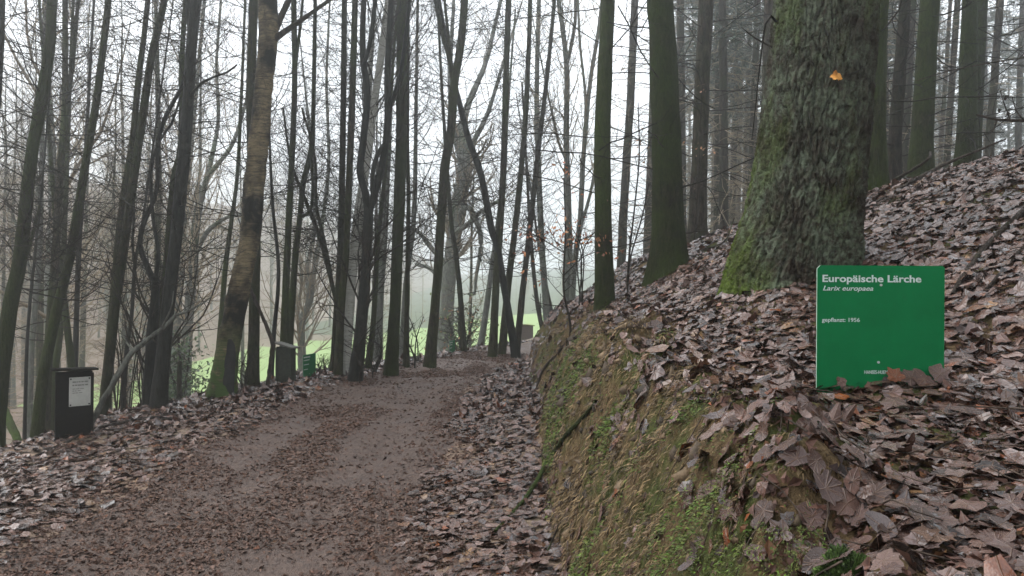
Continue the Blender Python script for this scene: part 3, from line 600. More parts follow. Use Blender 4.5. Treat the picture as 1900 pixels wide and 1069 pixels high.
# dark hollow and black bark at the birch's foot, peeling curls up its trunk
def birch_extra():
    r = np.random.default_rng(5); base = np.array(BIRCH.location)
    M_BLACK = plain('black_hollow', (0.012, 0.011, 0.010), 0.9, 18, 0.5, 0.6)
    rows = [(628, 432, 5), (640, 433, 10), (655, 433, 12), (680, 430, 14), (705, 428, 15), (735, 425, 17)]
    n = 9; v = []
    for py, px, w in rows:
        c = P(px, py, 10.5)
        for k in range(n):
            a = (k / (n - 1) - 0.5) * 1.9
            hw = w / F * 10.5
            v.append([c[0] + np.sin(a) * hw * 1.02, c[1] - 0.142 * np.cos(a * 0.9) - 0.02 + 0.012 * r.random(), c[2]])
    v = np.array(v); idx = np.arange(len(v)).reshape(len(rows), n)
    q = np.stack([idx[:-1, :-1], idx[:-1, 1:], idx[1:, 1:], idx[1:, :-1]], -1).reshape(-1, 4)
    o = ob('hollow', mesh_np('hollow', v - base, q, M_BLACK), BIRCH); o['label'] = 'black rotten hollow at the foot'
    b = MB()
    for k in range(170):
        py = r.uniform(60, 600); px = np.interp(py, [-5, 90, 157, 224, 292, 359, 449, 510, 593, 735], [498, 495, 489, 485, 478, 470, 462, 449, 433, 412])
        a = r.uniform(-1.5, 1.5); c = P(px, py, 10.5); R = 0.137
        w = r.uniform(0.03, 0.11); hgt = r.uniform(0.006, 0.02); lift = r.uniform(0.008, 0.03)
        pts = []
        for j in range(4):
            aa = a + (j / 3 - .5) * w / R; rad = R + 0.004 + lift * (j / 3) ** 2
            for s in (0, 1): pts.append([c[0] + np.sin(aa) * rad, c[1] - np.cos(aa) * rad, c[2] + s * hgt - 0.4 * lift * (j / 3) ** 2])
        b.add(np.array(pts) - base, [[0, 2, 3, 1], [2, 4, 5, 3], [4, 6, 7, 5]])
    o = ob('peeling_bark', b.mesh('peeling_bark', M_BIRCH, False), BIRCH); o['kind'] = 'stuff'
birch_extra()

# --- the big larch beside the sign: furrowed bark as real relief
def big_larch():
    d = 4.7; r = np.random.default_rng(3)
    prof = [(600, 1320, 1580), (560, 1328, 1580), (530, 1338, 1577), (498, 1348, 1577), (445, 1366, 1583), (393, 1386, 1589), (314, 1405, 1596), (209, 1418, 1606), (105, 1434, 1613), (0, 1444, 1619), (-120, 1456, 1627)]
    zz = np.array([P(0, a, d)[2] for a, b, c in prof]); cx = np.array([P((b + c) / 2, a, d)[0] for a, b, c in prof])
    rd = np.array([(c - b) / 2 / F * d for a, b, c in prof])
    zs = np.concatenate([np.arange(zz[0], 3.6, 0.0072), np.arange(3.6, 13, 0.12)])
    n = 380; th = np.arange(n) * 2 * np.pi / n
    def ext(arr): return np.interp(zs, np.append(zz, 13.0), np.append(arr, [arr[-1] + (0.25 if arr is cx else -0.14)]))
    R = ext(rd); CX = ext(cx)
    TH, Z = np.meshgrid(th, zs)
    def worley(cu, cv, sd, warp):
        ncell = max(6, int(round(2 * np.pi * 0.31 / cu)))
        u = TH / (2 * np.pi) * ncell; v = Z / cv
        u = u + warp * fbm(TH * 3 + sd, Z * 5, 3); v = v + 0.7 * fbm(TH * 6 + sd, Z * 4, 2)
        tab = np.random.default_rng(sd).random((ncell, 4096, 3))
        ui = np.floor(u).astype(int); vi = np.floor(v).astype(int)
        f1 = np.full(u.shape, 9.); f2 = f1.copy(); idv = np.zeros(u.shape)
        for a in (-1, 0, 1):
            for b in (-1, 0, 1):
                t = tab[(ui + a) % ncell, (vi + b) % 4096]
                dd = np.hypot(ui + a + t[..., 0] - u, (vi + b + t[..., 1] - v))
                nw = dd < f1
                f2 = np.where(nw, f1, np.minimum(f2, dd)); idv = np.where(nw, t[..., 2], idv); f1 = np.where(nw, dd, f1)
        return f2 - f1, idv
    e1, i1 = worley(0.032, 0.22, 11, 0.8); e2, i2 = worley(0.012, 0.06, 12, 0.5)
    fl = fbm(TH * 30, Z * 16, 4); disp = 0.026 * sstep(0.0, 0.16, e1 + 0.08 * fl) + 0.012 * i1 + 0.006 * sstep(0.0, 0.15, e2) + 0.008 * i2 + 0.014 * fl + 0.012 * fbm(TH * 80, Z * 40, 2) - 0.036
    # the seam of TH wraps: fade relief noise there at the back of the trunk
    hb_ = Z - zz[0]
    root = np.exp(-hb_ / 0.30) * (0.06 * np.cos(3 * TH + 0.6) + 0.045 * np.cos(5 * TH + 2.0))
    rad = R[:, None] * (1 + 0.03 * np.cos(2 * TH + 1)) + disp + root * (R[:, None] / 0.35)
    # TH = 0 points away from the camera (+y)
    x = CX[:, None] + rad * np.sin(TH); y = d + rad * np.cos(TH)
    bx, by = float(cx[3]), d; bz = float(H(bx, by))
    v = np.stack([x - bx, y - by, Z - bz], -1).reshape(-1, 3)
    m_, n_ = TH.shape; idx = np.arange(m_ * n_).reshape(m_, n_)
    a = idx[:-1]; b = np.roll(a, -1, 1); c = idx[1:]; e = np.roll(c, -1, 1)
    q = np.stack([a, c, e, b], -1).reshape(-1, 4)
    side = np.clip(-np.sin(TH), 0, 1)                                   # moss thickest on the left root
    moss = np.clip(1.25 * np.exp(-np.maximum(hb_ - 0.25, 0) / 0.55) * (0.25 + side) + 0.45 * side ** 3 * np.exp(-hb_ / 1.2) + 1.1 * fbm(TH * 2.2, Z * 2.5, 3) - 0.30, 0, 1)
    t = thing('larch_tree', 'massive furrowed larch trunk with mossy flared foot behind the green name sign', 'tree', (bx, by, bz))
    ob('trunk', mesh_np('trunk', v, q, M_BIG, True, np.repeat(moss.reshape(-1, 1), 3, 1)), t)
    # a few dead side twigs
    b = MB()
    for (x0, y0, x1, y1, x2, y2, yo, w) in [(1440, 40, 1420, 45, 1395, 260, -.1, 5), (1440, 92, 1400, 70, 1375, 50, .1, 4), (1605, 125, 1590, 133, 1570, 140, -.38, 3)]:
        p, rr = resample([P(x0, y0, d + yo * 0), P(x1, y1, d + yo), P(x2, y2, d + yo * 1.5)], np.array([w, w * .8, w * .3]) / 2 / F * d, .06)
        b.tube(p - np.array([bx, by, bz]), rr, 5)
    pz = np.stack([np.full(24, 0.25), np.zeros(24), np.linspace(5.2, 12, 24) - bz], -1)[None]
    c1, r1 = grow(r, pz, np.full((1, 24), .12), 70, .02, .98, 2.2, (70, 100), -.05, 7, .08, rf=.12, tip=.3)
    vv, qq = tubes(c1, r1, 3); b.add(vv, qq)
    l1 = np.linalg.norm(c1[:, -1] - c1[:, 0], axis=1)
    c2, r2 = grow(r, c1, r1, 8, .15, .98, l1 * .4, (40, 80), -.1, 4, .15, rf=.5, tip=.4)
    vv, qq = tubes(c2, r2, 3); b.add(vv, qq)
    ob('crown', b.mesh('crown', M_TWIG), t)
    TREES.append(t); return t
BIG = big_larch()

# ------------------------------------------------------------------ the misty wood behind: prototypes and copies
def proto(kind, seed):
    r = np.random.default_rng(seed); b = MB()
    h = {'broad': 16.0, 'larch': 17.0, 'spruce': 20.0}[kind]; K = 16
    s = np.linspace(0, 1, K)
    bend = np.cumsum(r.normal(size=(K, 2)) * (0.06 if kind == 'broad' else 0.02), 0) * s[:, None] * 1.5
    p = np.stack([bend[:, 0], bend[:, 1], s * h - 0.4], -1)
    rad = {'broad': 0.15, 'larch': 0.12, 'spruce': 0.15}[kind] * (1 - 0.85 * s ** 1.1)
    pr, rr = resample(p, rad, 0.5)
    tv, tq = trunk_geo(pr, rr, 8, seed, 0.06, 0.3)
    PP = p[None]; RR = rad[None]
    if kind == 'broad':
        c1, r1 = grow(r, PP, RR, 17, 0.22, 0.98, 5.0, (28, 55), 0.22, 7, 0.12, rf=0.5, tip=0.2, rmin=.006, taper=.6)
        c2, r2 = grow(r, c1, r1, 7, 0.2, 0.97, 2.2, (25, 55), 0.2, 5, 0.14, rf=0.6, tip=0.3, rmin=.004)
        c3, r3 = grow(r, c2, r2, 6, 0.2, 0.97, 0.9, (25, 55), 0.15, 2, 0.14, rf=0.7, tip=0.5, rmin=.0035)
    elif kind == 'larch':
        c1, r1 = grow(r, PP, RR, 95, 0.07, 0.98, 2.0, (70, 98), 0.22, 5, 0.10, rf=0.16, tip=0.4, rmin=.005, taper=.45)
        c2, r2 = grow(r, c1, r1, 6, 0.15, 0.97, 0.8, (30, 70), 0.2, 3, 0.14, rf=0.7, tip=0.5, rmin=.0035)
        c3 = None
    else:
        c1, r1 = grow(r, PP, RR, 100, 0.10, 0.99, 2.3, (82, 108), -0.06, 5, 0.06, rf=0.14, tip=0.4, rmin=.005, taper=.6)
        c2, r2 = grow(r, c1, r1, 8, 0.12, 0.97, 0.8, (40, 80), -0.2, 3, 0.12, rf=0.7, tip=0.5, rmin=.0035)
        c3 = None
    for c, q_, sd in ((c1, r1, 3), (c2, r2, 3), (c3, None, 3)):
        if c is None: continue
        v, q = tubes(c, r3 if q_ is None else q_, sd); b.add(v, q)
    crown_v, crown_q = np.concatenate(b.v), np.concatenate(b.f[4])
    leaf = None
    if kind == 'spruce':                                             # needle sprays on the upper boughs
        c = c2[c2[:, 0, 2] > h * 0.30]; n = len(c); k = 13
        t = r.random((n, k))[..., None]; o = c[:, 0][:, None] * (1 - t) + c[:, -1][:, None] * t; o = o.reshape(-1, 3)
        d1 = r.normal(size=o.shape) * [1, 1, .35] + [0, 0, -.35]; d1 /= np.linalg.norm(d1, axis=1, keepdims=True)
        d2 = np.cross(d1, r.normal(size=o.shape)); d2 /= np.linalg.norm(d2, axis=1, keepdims=True)
        L = r.uniform(.14, .34, (len(o), 1)); w = r.uniform(.016, .030, (len(o), 1))
        v = np.stack([o - d2 * w, o + d2 * w, o + d1 * L], 1).reshape(-1, 3)
        f = np.arange(len(v)).reshape(-1, 3)
        col = np.repeat(np.array([.030, .050, .028]) * r.uniform(.6, 1.5, (len(o), 1)), 3, 0)
        leaf = (v, f, col)
    return dict(kind=kind, t=(tv, tq), c=(crown_v, crown_q), leaf=leaf)
PROTO = [proto('broad', 21), proto('broad', 22), proto('larch', 23), proto('larch', 24), proto('spruce', 25), proto('spruce', 26)]
M_FARBARK = {'broad': M_BEECH, 'larch': M_LARCH, 'spruce': M_SPRUCE}
for p in PROTO:
    p['tm'] = mesh_np('trunk', *p['t'], M_FARBARK[p['kind']]); p['cm'] = mesh_np('crown', *p['c'], M_FARTWIG)
    p['lm'] = mesh_np('needles', p['leaf'][0], p['leaf'][1], M_GREEN, False, p['leaf'][2]) if p['leaf'] else None
def plant(k, x, y, sc, rz, name, label, group, lean=0.0):
    p = PROTO[k]; t = thing(name, label, 'tree', (x, y, float(H(x, y)) - 0.05), group)
    t.rotation_euler = (lean * math.cos(rz), lean * math.sin(rz), rz); t.scale = (sc, sc, sc)
    ob('trunk', p['tm'], t); c = ob('crown', p['cm'], t)
    if p['lm']: ob('needles', p['lm'], c)
    return t
r = np.random.default_rng(41)
def in_meadow(x, y):
    return y > 35 and x > -21 - 0.12 * (y - 40) and y < np.interp(x, [-60, -24, -17, -9, 0, 60], [0, 52, 68, 79, 85, 93])
placed = []
def free(x, y, md):
    for a, b in placed:
        if (a - x) ** 2 + (b - y) ** 2 < md * md: return False
    placed.append((x, y)); return True
n = 0; tries = 0
while n < 85 and tries < 6000:                                      # wood on the slope below the path
    tries += 1
    d = 15.5 + 62 * r.random() ** 0.9; px = r.uniform(-120, 640); x = (px - 950) / F * d
    if in_meadow(x, d) or x > xshould(d) - 2.5: continue
    if px > 315 and d < 40: continue
    if not free(x, d, 1.4 + d * 0.028): continue
    k = int(r.choice([0, 1, 2, 3, 2, 3])); kk = PROTO[k]['kind']
    plant(k, x, d, r.uniform(0.72, 1.05), r.uniform(0, 6.28), 'misty_larch' if kk == 'larch' else 'misty_beech',
          'slim misty larch with level twigs in the wood below the path' if kk == 'larch' else 'misty bare broadleaf tree in the wood below the path',
          'larches in the misty wood' if kk == 'larch' else 'broadleaf trees in the misty wood', lean=r.uniform(-.05, .05)); n += 1
n = 0; tries = 0
while n < 4 and tries < 3000:                                       # slim larches between the verge and the meadow
    tries += 1
    d = r.uniform(19, 37); px = r.uniform(330, 930); x = (px - 950) / F * d
    if x > xshould(d) - 2.0 or not free(x, d, 2.4): continue
    plant(int(r.choice([2, 3])), x, d, r.uniform(0.6, 0.85), r.uniform(0, 6.28), 'slim_larch', 'slim grey larch standing between the path verge and the meadow', 'larches before the meadow', lean=r.uniform(-.05, .05)); n += 1
n = 0; tries = 0
while n < 50 and tries < 6000:                                       # spruces further up the hillside
    tries += 1
    d = 17 + 44 * r.random(); px = r.uniform(1100, 2020); x = (px - 950) / F * d
    if px < 1290 and d < 25 or px > 1640 and (d < 26 or r.random() < .6): continue
    if x < xedge(d) + 1.5 or not free(x, d, 2.0 + d * 0.02): continue
    plant(int(r.choice([4, 5])), x, d, r.uniform(0.8, 1.1), r.uniform(0, 6.28), 'misty_spruce', 'misty spruce deep in the stand on the hillside', 'spruces in the hillside stand'); n += 1
n = 0; tries = 0
while n < 58 and tries < 6000:                                       # stand carried on right of and behind the camera, added to block skylight
    tries += 1
    x = r.uniform(-9, 24); y = r.uniform(-26, 13)
    if x < 2.6 and y > -5 or x < .78 * y + 2.5 and y > 0 or math.hypot(x, y) < 4.5 or abs(x + 1.7) < 1.9: continue
    if not free(x, y, 2.1): continue
    plant(int(r.choice([4, 5])), x, y, r.uniform(0.8, 1.0), r.uniform(0, 6.28), 'shade_spruce', 'spruce of the same stand, added beside and behind the viewpoint for shade', 'spruces round the viewpoint'); n += 1
# far wood beyond the meadow: one mass in the mist
b = MB(); nb = 0
for _ in range(400):
    y = r.uniform(70, 118); px = r.uniform(250, 1230); x = (px - 950) / F * y
    if in_meadow(x, y) or nb >= 32: continue
    hmax = np.interp(px, [250, 560, 700, 850, 1000, 1100, 1230], [.95, .9, .75, .5, .42, .5, .9]) * r.uniform(.7, 1.05)
    p = PROTO[int(r.choice([0, 1, 2, 3, 4]))]; a = r.uniform(0, 6.28); R = np.array([[np.cos(a), -np.sin(a), 0], [np.sin(a), np.cos(a), 0], [0, 0, 1]])
    for key in ('t', 'c'):
        v, q = p[key]; b.add(v @ R.T * hmax + [x, y, float(H(x, y))], q)
    nb += 1
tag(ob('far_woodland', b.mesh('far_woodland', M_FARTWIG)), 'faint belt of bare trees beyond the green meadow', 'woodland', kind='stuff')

# ------------------------------------------------------------------ fallen leaves
def leaf_shape(kind, na, rings, r, curl=1.0):
    """unit leaf in the xy plane, tip to +y, about 1 long"""
    th = np.linspace(0, 2 * np.pi, na, endpoint=False) + np.pi / 2
    if kind == 'maple':
        def g(c, w): 
            dd = (th - np.radians(c) + np.pi) % (2 * np.pi) - np.pi; return np.exp(-(dd / np.radians(w)) ** 2)
        rad = 0.31 + 0.24 * g(90, 21) + 0.20 * (g(43, 19) + g(137, 19)) + 0.13 * (g(-8, 20) + g(188, 20)) - 0.10 * g(-90, 22)
        rad = .36 + (rad - .36) * r.uniform(.35, 1.15); rad = rad * r.uniform(.80, 1.12, na)
        ox, oy = rad * np.cos(th), rad * np.sin(th)
    else:
        ox, oy = 0.27 * np.cos(th) * (1 - 0.25 * np.sin(th)), 0.5 * np.sin(th); ox = ox * r.uniform(.94, 1.06, na)
    ox = ox * r.uniform(.72, 1.05) + oy * r.uniform(-.2, .2)
    vs = [[0, 0]]
    for k in range(1, rings + 1):
        f = k / rings; vs += list(zip(ox * f, oy * f))
    v = np.array(vs); tris = [[0, 1 + k, 1 + (k + 1) % na] for k in range(na)]; quads = []
    for g_ in range(rings - 1):
        o = 1 + g_ * na
        quads += [[o + k, o + na + k, o + na + (k + 1) % na, o + (k + 1) % na] for k in range(na)]
    x, y = v[:, 0], v[:, 1]; rr2 = x * x + y * y; an = np.arctan2(y, x)
    curl = curl * r.choice([.35, .55, .8, 1.3], p=[.35, .3, .22, .13])
    z = curl * (r.normal() * 0.9 * x * x + r.normal() * 0.6 * y * y + r.normal() * 0.5 * x * y + 0.55 * rr2 * np.sin(2 * an + r.uniform(0, 6)) * r.uniform(-1, 1)
                + 0.5 * rr2 * np.sin(3 * an + r.uniform(0, 6)) * r.uniform(.2, 1) + 0.35 * rr2 * np.sin(5 * an + r.uniform(0, 6)) * r.uniform(0, 1) - 0.18 * np.abs(x) * r.uniform(-1, 1))
    return np.column_stack([x, y, z]), np.array(tris), np.array(quads) if quads else None
PAL = np.array([[.095, .047, .034], [.125, .066, .049], [.165, .100, .080], [.052, .026, .018], [.024, .013, .010], [.130, .062, .032], [.17, .048, .015], [.22, .120, .055], [.100, .056, .046], [.066, .046, .043]])
PW = np.array([.20, .18, .10, .16, .12, .08, .025, .012, .08, .05]); PW = PW / PW.sum()
def scatter_frames(x, y, r, tilt, lift):
    n = len(x); N = Hn(x, y) + r.normal(size=(n, 3)) * tilt[:, None]
    N[:, 2] = np.maximum(N[:, 2], 0.05); N /= np.linalg.norm(N, axis=1, keepdims=True)
    a = r.normal(size=(n, 3)); X = np.cross(a, N); X /= np.linalg.norm(X, axis=1, keepdims=True); Y = np.cross(N, X)
    return np.stack([X, Y, N], -1), np.column_stack([x, y, H(x, y)]) + Hn(x, y) * lift[:, None]
def cover(x, y):
    """leaves per square metre"""
    xf, xe, xs, c = xfoot(y), xedge(y), xshould(y), xc(y)
    d = np.full(x.shape, 420.0) + 330 * sstep(7, 4, y) + 350 * sstep(2.8, 1.5, y)
    nz = fbm(x * 1.7, y * 1.7, 3); nz2 = fbm(x * 5 + 9, y * 5, 2)
    face = (x > xf + 0.02) & (x < xe - 0.02)
    t = (x - xf) / (xe - xf)
    d = np.where(face, 85 + 560 * sstep(.55, .92, t + 0.75 * nz + .25 * nz2) + 300 * sstep(.25, .02, t - .3 * nz), d)
    d = np.where(x > xe, d * (0.8 + 0.5 * sstep(-.3, .2, nz)) * (1 - 0.6 * sstep(.2, .4, nz2 + 0.4 * nz)), d)
    pd = np.abs(x - c + 0.12 * nz) 
    onp = sstep(1.38, 0.95, pd + 0.25 * nz); d = d * (1 - onp) + 5 * onp
    d = np.where(x < xs - 2.5, 0, d)
    return d
rl = np.random.default_rng(77)
def sample(x0, x1, y0, y1, dens_cap=1400):
    n = rl.poisson((x1 - x0) * (y1 - y0) * dens_cap)
    x = rl.uniform(x0, x1, n); y = rl.uniform(y0, y1, n)
    k = rl.random(n) < cover(x, y) / dens_cap
    return x[k], y[k]
xs_, ys_ = sample(-8.5, 7.5, 0.45, 21.0)
pxs = xs_ / np.maximum(ys_, .2)
infr = (np.abs(xs_) < 0.72 * ys_ + 1.0) & ((H(xs_, ys_) - CAMZ) / ys_ > -0.39 - 0.45 / ys_)
thin = rl.random(len(xs_)) < np.clip(1.25 - ys_ * 0.035, .45, 1)
xs_, ys_ = xs_[infr & thin], ys_[infr & thin]
nL = len(xs_)
size = np.clip(rl.lognormal(np.log(0.080), 0.30, nL), 0.035, 0.12) * (1 + 0.55 * sstep(4, 13, ys_)) * (0.74 + 0.26 * sstep(1.2, 3.0, ys_))
onpath = np.abs(xs_ - xc(ys_)) < 1.0
size = np.where(onpath, size * 0.55, size)
maple = rl.random(nL) < 0.66
tilt = np.where(rl.random(nL) < .09, .45, .14); tilt = np.where(onpath, .12, tilt)
lift = rl.random(nL) ** 2 * 0.026 + 0.003; lift = np.where(onpath, 0.004, lift)
FR, PO = scatter_frames(xs_, ys_, rl, tilt, lift)
palx = rl.choice(len(PAL), nL, p=PW); colr = PAL[palx] * rl.uniform(.6, 1.15, (nL, 1))
# the 300 that show largest are single leaves
proj = size / ys_ * (np.abs(xs_ / ys_) < 0.68) * ((PO[:, 2] - CAMZ) / ys_ > -0.385) * (ys_ > 0.9)
single = np.zeros(nL, bool); single[np.argsort(-proj)[:290]] = True
VAR = []
for k in range(24):
    kd = 'maple' if k % 3 else 'beech'; v, t3, q4 = leaf_shape(kd, 30 if kd == 'maple' else 16, 4, np.random.default_rng(300 + k), .95)
    cl = PAL[[0, 1, 2, 3, 0, 8, 1, 4, 5, 3, 9, 0, 1, 8, 2, 3, 0, 6, 1, 3, 8, 9, 0, 1][k]] * (.65 + .02 * (k % 24))
    me = mesh_np('leaf', v, [t3, q4], M_LEAF, True, np.broadcast_to(cl, (len(v), 3)), luv=v); VAR.append(me)
def put_leaf(parent, me, pos, fr, sc):
    o = bpy.data.objects.new('leaf', me); COL.objects.link(o); o.parent = parent
    M = Matrix(((fr[0][0], fr[0][1], fr[0][2], pos[0]), (fr[1][0], fr[1][1], fr[1][2], pos[1]), (fr[2][0], fr[2][1], fr[2][2], pos[2]), (0, 0, 0, 1)))
    o.matrix_local = M @ Matrix.Diagonal((sc, sc, sc, 1)); return o
for i in np.where(single)[0]:
    par = bank if xs_[i] > xfoot(ys_[i]) else (path if onpath[i] else floor)
    put_leaf(par, VAR[int(rl.integers(0, 24))], PO[i], FR[i], size[i] * .95)
onb = xs_ > xfoot(ys_)
def litter(parent, m, seed):
    near = m & ~single & (ys_ < 3.6); mid = m & ~single & (ys_ >= 3.6) & (ys_ < 8); fa = m & ~single & (ys_ >= 8)
    # one object per surface: near, middle and far leaves in one mesh
    objs = []
    for s_, na, rg in ((near, 15, 2), (mid, 10, 1), (fa, 8, 1)):
        if s_.any(): objs.append((s_, na, rg))
    b = MB(); r = np.random.default_rng(seed); LU = []
    for s_, na, rg in objs:
        idx = np.where(s_)[0]; vid = r.integers(0, 40, len(idx))
        for k in range(40):
            kd = 'maple' if k % 3 else 'beech'
            v, t3, q4 = leaf_shape(kd, na if kd == 'maple' else max(6, na // 2), rg, r, 1.0)
            I = idx[vid == k]
            if not len(I): continue
            Wv = np.einsum('nij,kj->nki', FR[I], v) * size[I][:, None, None] + PO[I][:, None, :]
            nv = len(v); off = (np.arange(len(I)) * nv)[:, None, None]; base = b.n
            b.v.append(Wv.reshape(-1, 3)); b.c.append(np.repeat(colr[I], nv, 0)); b.n += nv * len(I); LU.append(np.tile(v, (len(I), 1)))
            b.f.setdefault(3, []).append((t3[None] + off).reshape(-1, 3) + base)
            if q4 is not None: b.f.setdefault(4, []).append((q4[None] + off).reshape(-1, 4) + base)
    o = ob('leaf_litter', mesh_np('leaf_litter', np.concatenate(b.v), [np.concatenate(f) for f in b.f.values()], M_LEAF, True, np.concatenate(b.c), luv=np.concatenate(LU)), parent); o['kind'] = 'stuff'
litter(bank, onb, 1); litter(floor, ~onb & ~onpath, 2); litter(path, onpath, 3)
# trampled leaf crumbs, needles and small twigs
rf = np.random.default_rng(88)
def crumbs(parent, x, y, lo, hi, name, mudc=0.0):
    k = (np.abs(x) < .72 * y + .6); x, y = x[k], y[k]; n = len(x)
    fr, po = scatter_frames(x, y, rf, np.full(n, .3), np.full(n, .003))
    L = rf.uniform(lo, hi, n) * (1 + .06 * y); wd = L * rf.uniform(.12, .8, n)
    sh = np.array([[-1, -.6, 0], [.2, -1, .35], [1, .1, -.1], [-.1, 1, .45]])
    v = np.einsum('nij,nkj->nki', fr, sh[None] * np.stack([L, wd, L], -1)[:, None, :]) + po[:, None]
    c = PAL[rf.choice(len(PAL), n, p=PW)] * rf.uniform(.5, 1.35, (n, 1)); c = c * (1 - mudc) + mudc * np.array([.125, .078, .058]) * rf.uniform(.5, 1.5, (n, 1))
    o = ob(name, mesh_np(name, v.reshape(-1, 3), np.arange(4 * n).reshape(-1, 4), M_CRUMB, False, np.repeat(c, 4, 0)), parent); o['kind'] = 'stuff'
M_CRUMB = leaf_mat('leaf_crumb', .4, .7, False, .12)
n = 95000; y = 2.2 + 15 * rf.random(n) ** 1.6; x = xc(y) + rf.uniform(-1.5, 1.5, n)
k = rf.random(n) < 0.10 + 0.9 * sstep(-.05, .35, fbm(x * 1.6, y * 1.0, 3)) + .5 * sstep(.6, 1.3, np.abs(x - xc(y))); crumbs(path, x[k], y[k], .004, .020, 'leaf_crumbs', .65)
n = 60000; y = .8 + 7.5 * rf.random(n) ** 1.5; x = xedge(y) - .12 + rf.random(n) ** 1.1 * 3.2; crumbs(bank, x, y, .004, .016, 'leaf_crumbs')

# ------------------------------------------------------------------ cut face of the bank: root fibres and moss
rb = np.random.default_rng(55)
n = 120000; y = 0.9 + 11 * rb.random(n) ** 2.3; t = rb.random(n) ** .9; x = xfoot(y) + (xedge(y) - xfoot(y)) * t * 1.02
mossy = fbm(y * 2.4 + 4, (H(x, y)) * 2.4, 3); mats_ = fbm(y * 7 + 1, H(x, y) * 3, 3)
is_m = mossy + 0.22 * rb.normal(size=n) > 0.10
kp = rb.random(n) < np.where(is_m, 1, .35 + .9 * sstep(-.1, .25, mats_)); x, y, is_m, mossy, mats_ = x[kp], y[kp], is_m[kp], mossy[kp], mats_[kp]; n = len(x)
N = Hn(x, y); z = H(x, y); down = np.stack([0 * x, 0 * x, -np.ones(n)], -1); down = down - N * (down * N).sum(1, keepdims=True)
down /= np.linalg.norm(down, axis=1, keepdims=True)
dirn = down + rb.normal(size=(n, 3)) * np.where(is_m, .6, .30)[:, None] + N * np.where(is_m, .45, .22)[:, None]; dirn /= np.linalg.norm(dirn, axis=1, keepdims=True)
L = np.where(is_m, rb.uniform(.008, .026, n), rb.uniform(.010, .055, n)); rad = np.where(is_m, rb.uniform(.0015, .004, n), rb.uniform(.0010, .0028, n))
fine = np.clip(y / 3.2, .34, 1.2); L = L * fine; rad = rad * fine
p0 = np.column_stack([x, y, z]) - N * .003 + N * (.022 * sstep(.0, .3, np.where(is_m, mossy, mats_)))[:, None]
sd_ = np.cross(dirn, N + .5 * rb.normal(size=(n, 3))); sd_ /= np.linalg.norm(sd_, axis=1, keepdims=True); sd_ = sd_ * rad[:, None]
p1 = p0 + dirn * L[:, None] * .55 + N * (L * .12)[:, None]; p2 = p0 + dirn * L[:, None]
VV = np.stack([p0 - sd_, p0 + sd_, p1 + sd_ * .8, p1 - sd_ * .8, p2], 1)
cm = np.array([.072, .092, .016]) * rb.uniform(.35, 1.8, (n, 1)) * np.where(rb.random((n, 1)) < .25, [[.9, 1.25, .8]], [[1, .9, 1]]); cf = np.array([.18, .118, .055]) * rb.uniform(.10, 1.6, (n, 1))
for nm, sel, cc, m_ in (('moss', is_m, cm, M_MOSS), ('root_fibres', ~is_m, cf, M_FIBRE)):
    v = VV[sel].reshape(-1, 3); i0 = np.arange(sel.sum())[:, None] * 5
    o = ob(nm, mesh_np(nm, v, [i0 + [[0, 1, 2, 3]], i0 + [[3, 2, 4]]], m_, False, np.repeat(cc[sel], 5, 0)), bank); o['kind'] = 'stuff'

def hit(px, py, up=0.0):
    """where the line of sight through a pixel meets the ground"""
    ds = np.linspace(0.6, 40, 6000); p = np.stack([(px - 950) / F * ds, ds, CAMZ + (534.5 - py) / F * ds], -1)
    g = p[:, 2] - H(p[:, 0], p[:, 1]); k = np.argmax(g < 0) if (g < 0).any() else int(np.argmin((g / ds)[200:2200])) + 200
    q = p[k].copy(); return q + np.array([0, 0, up])
def moss_tuft(c, R, n, seed, name, label):
    r = np.random.default_rng(seed); b = MB()
    th = r.uniform(0, 6.28, n); u = np.sqrt(r.random(n)); x = c[0] + R * u * np.cos(th); y = c[1] + R * .8 * u * np.sin(th)
    hgt = R * .35 * (1 - u * u); z = H(x, y) + hgt
    d = np.stack([u * np.cos(th) * .6, u * np.sin(th) * .6, np.ones(n)], -1) + r.normal(size=(n, 3)) * .45; d /= np.linalg.norm(d, axis=1, keepdims=True)
    p = np.column_stack([x, y, z]); L = r.uniform(.006, .016, (n, 1)); PPm = np.stack([p - d * L * 2, p, p + d * L], 1)
    v, q = tubes(PPm, np.array([[.004, .003, .0006]]).repeat(n, 0), 3)
    cc = np.array([.055, .095, .016]) * r.uniform(.3, 1.6, (n, 1))
    base = np.array([c[0], c[1], float(H(c[0], c[1]))])
    o = ob(name, mesh_np(name, v - base, q, M_MOSS, True, np.repeat(cc, 9, 0)), loc=base); tag(o, label, 'moss')
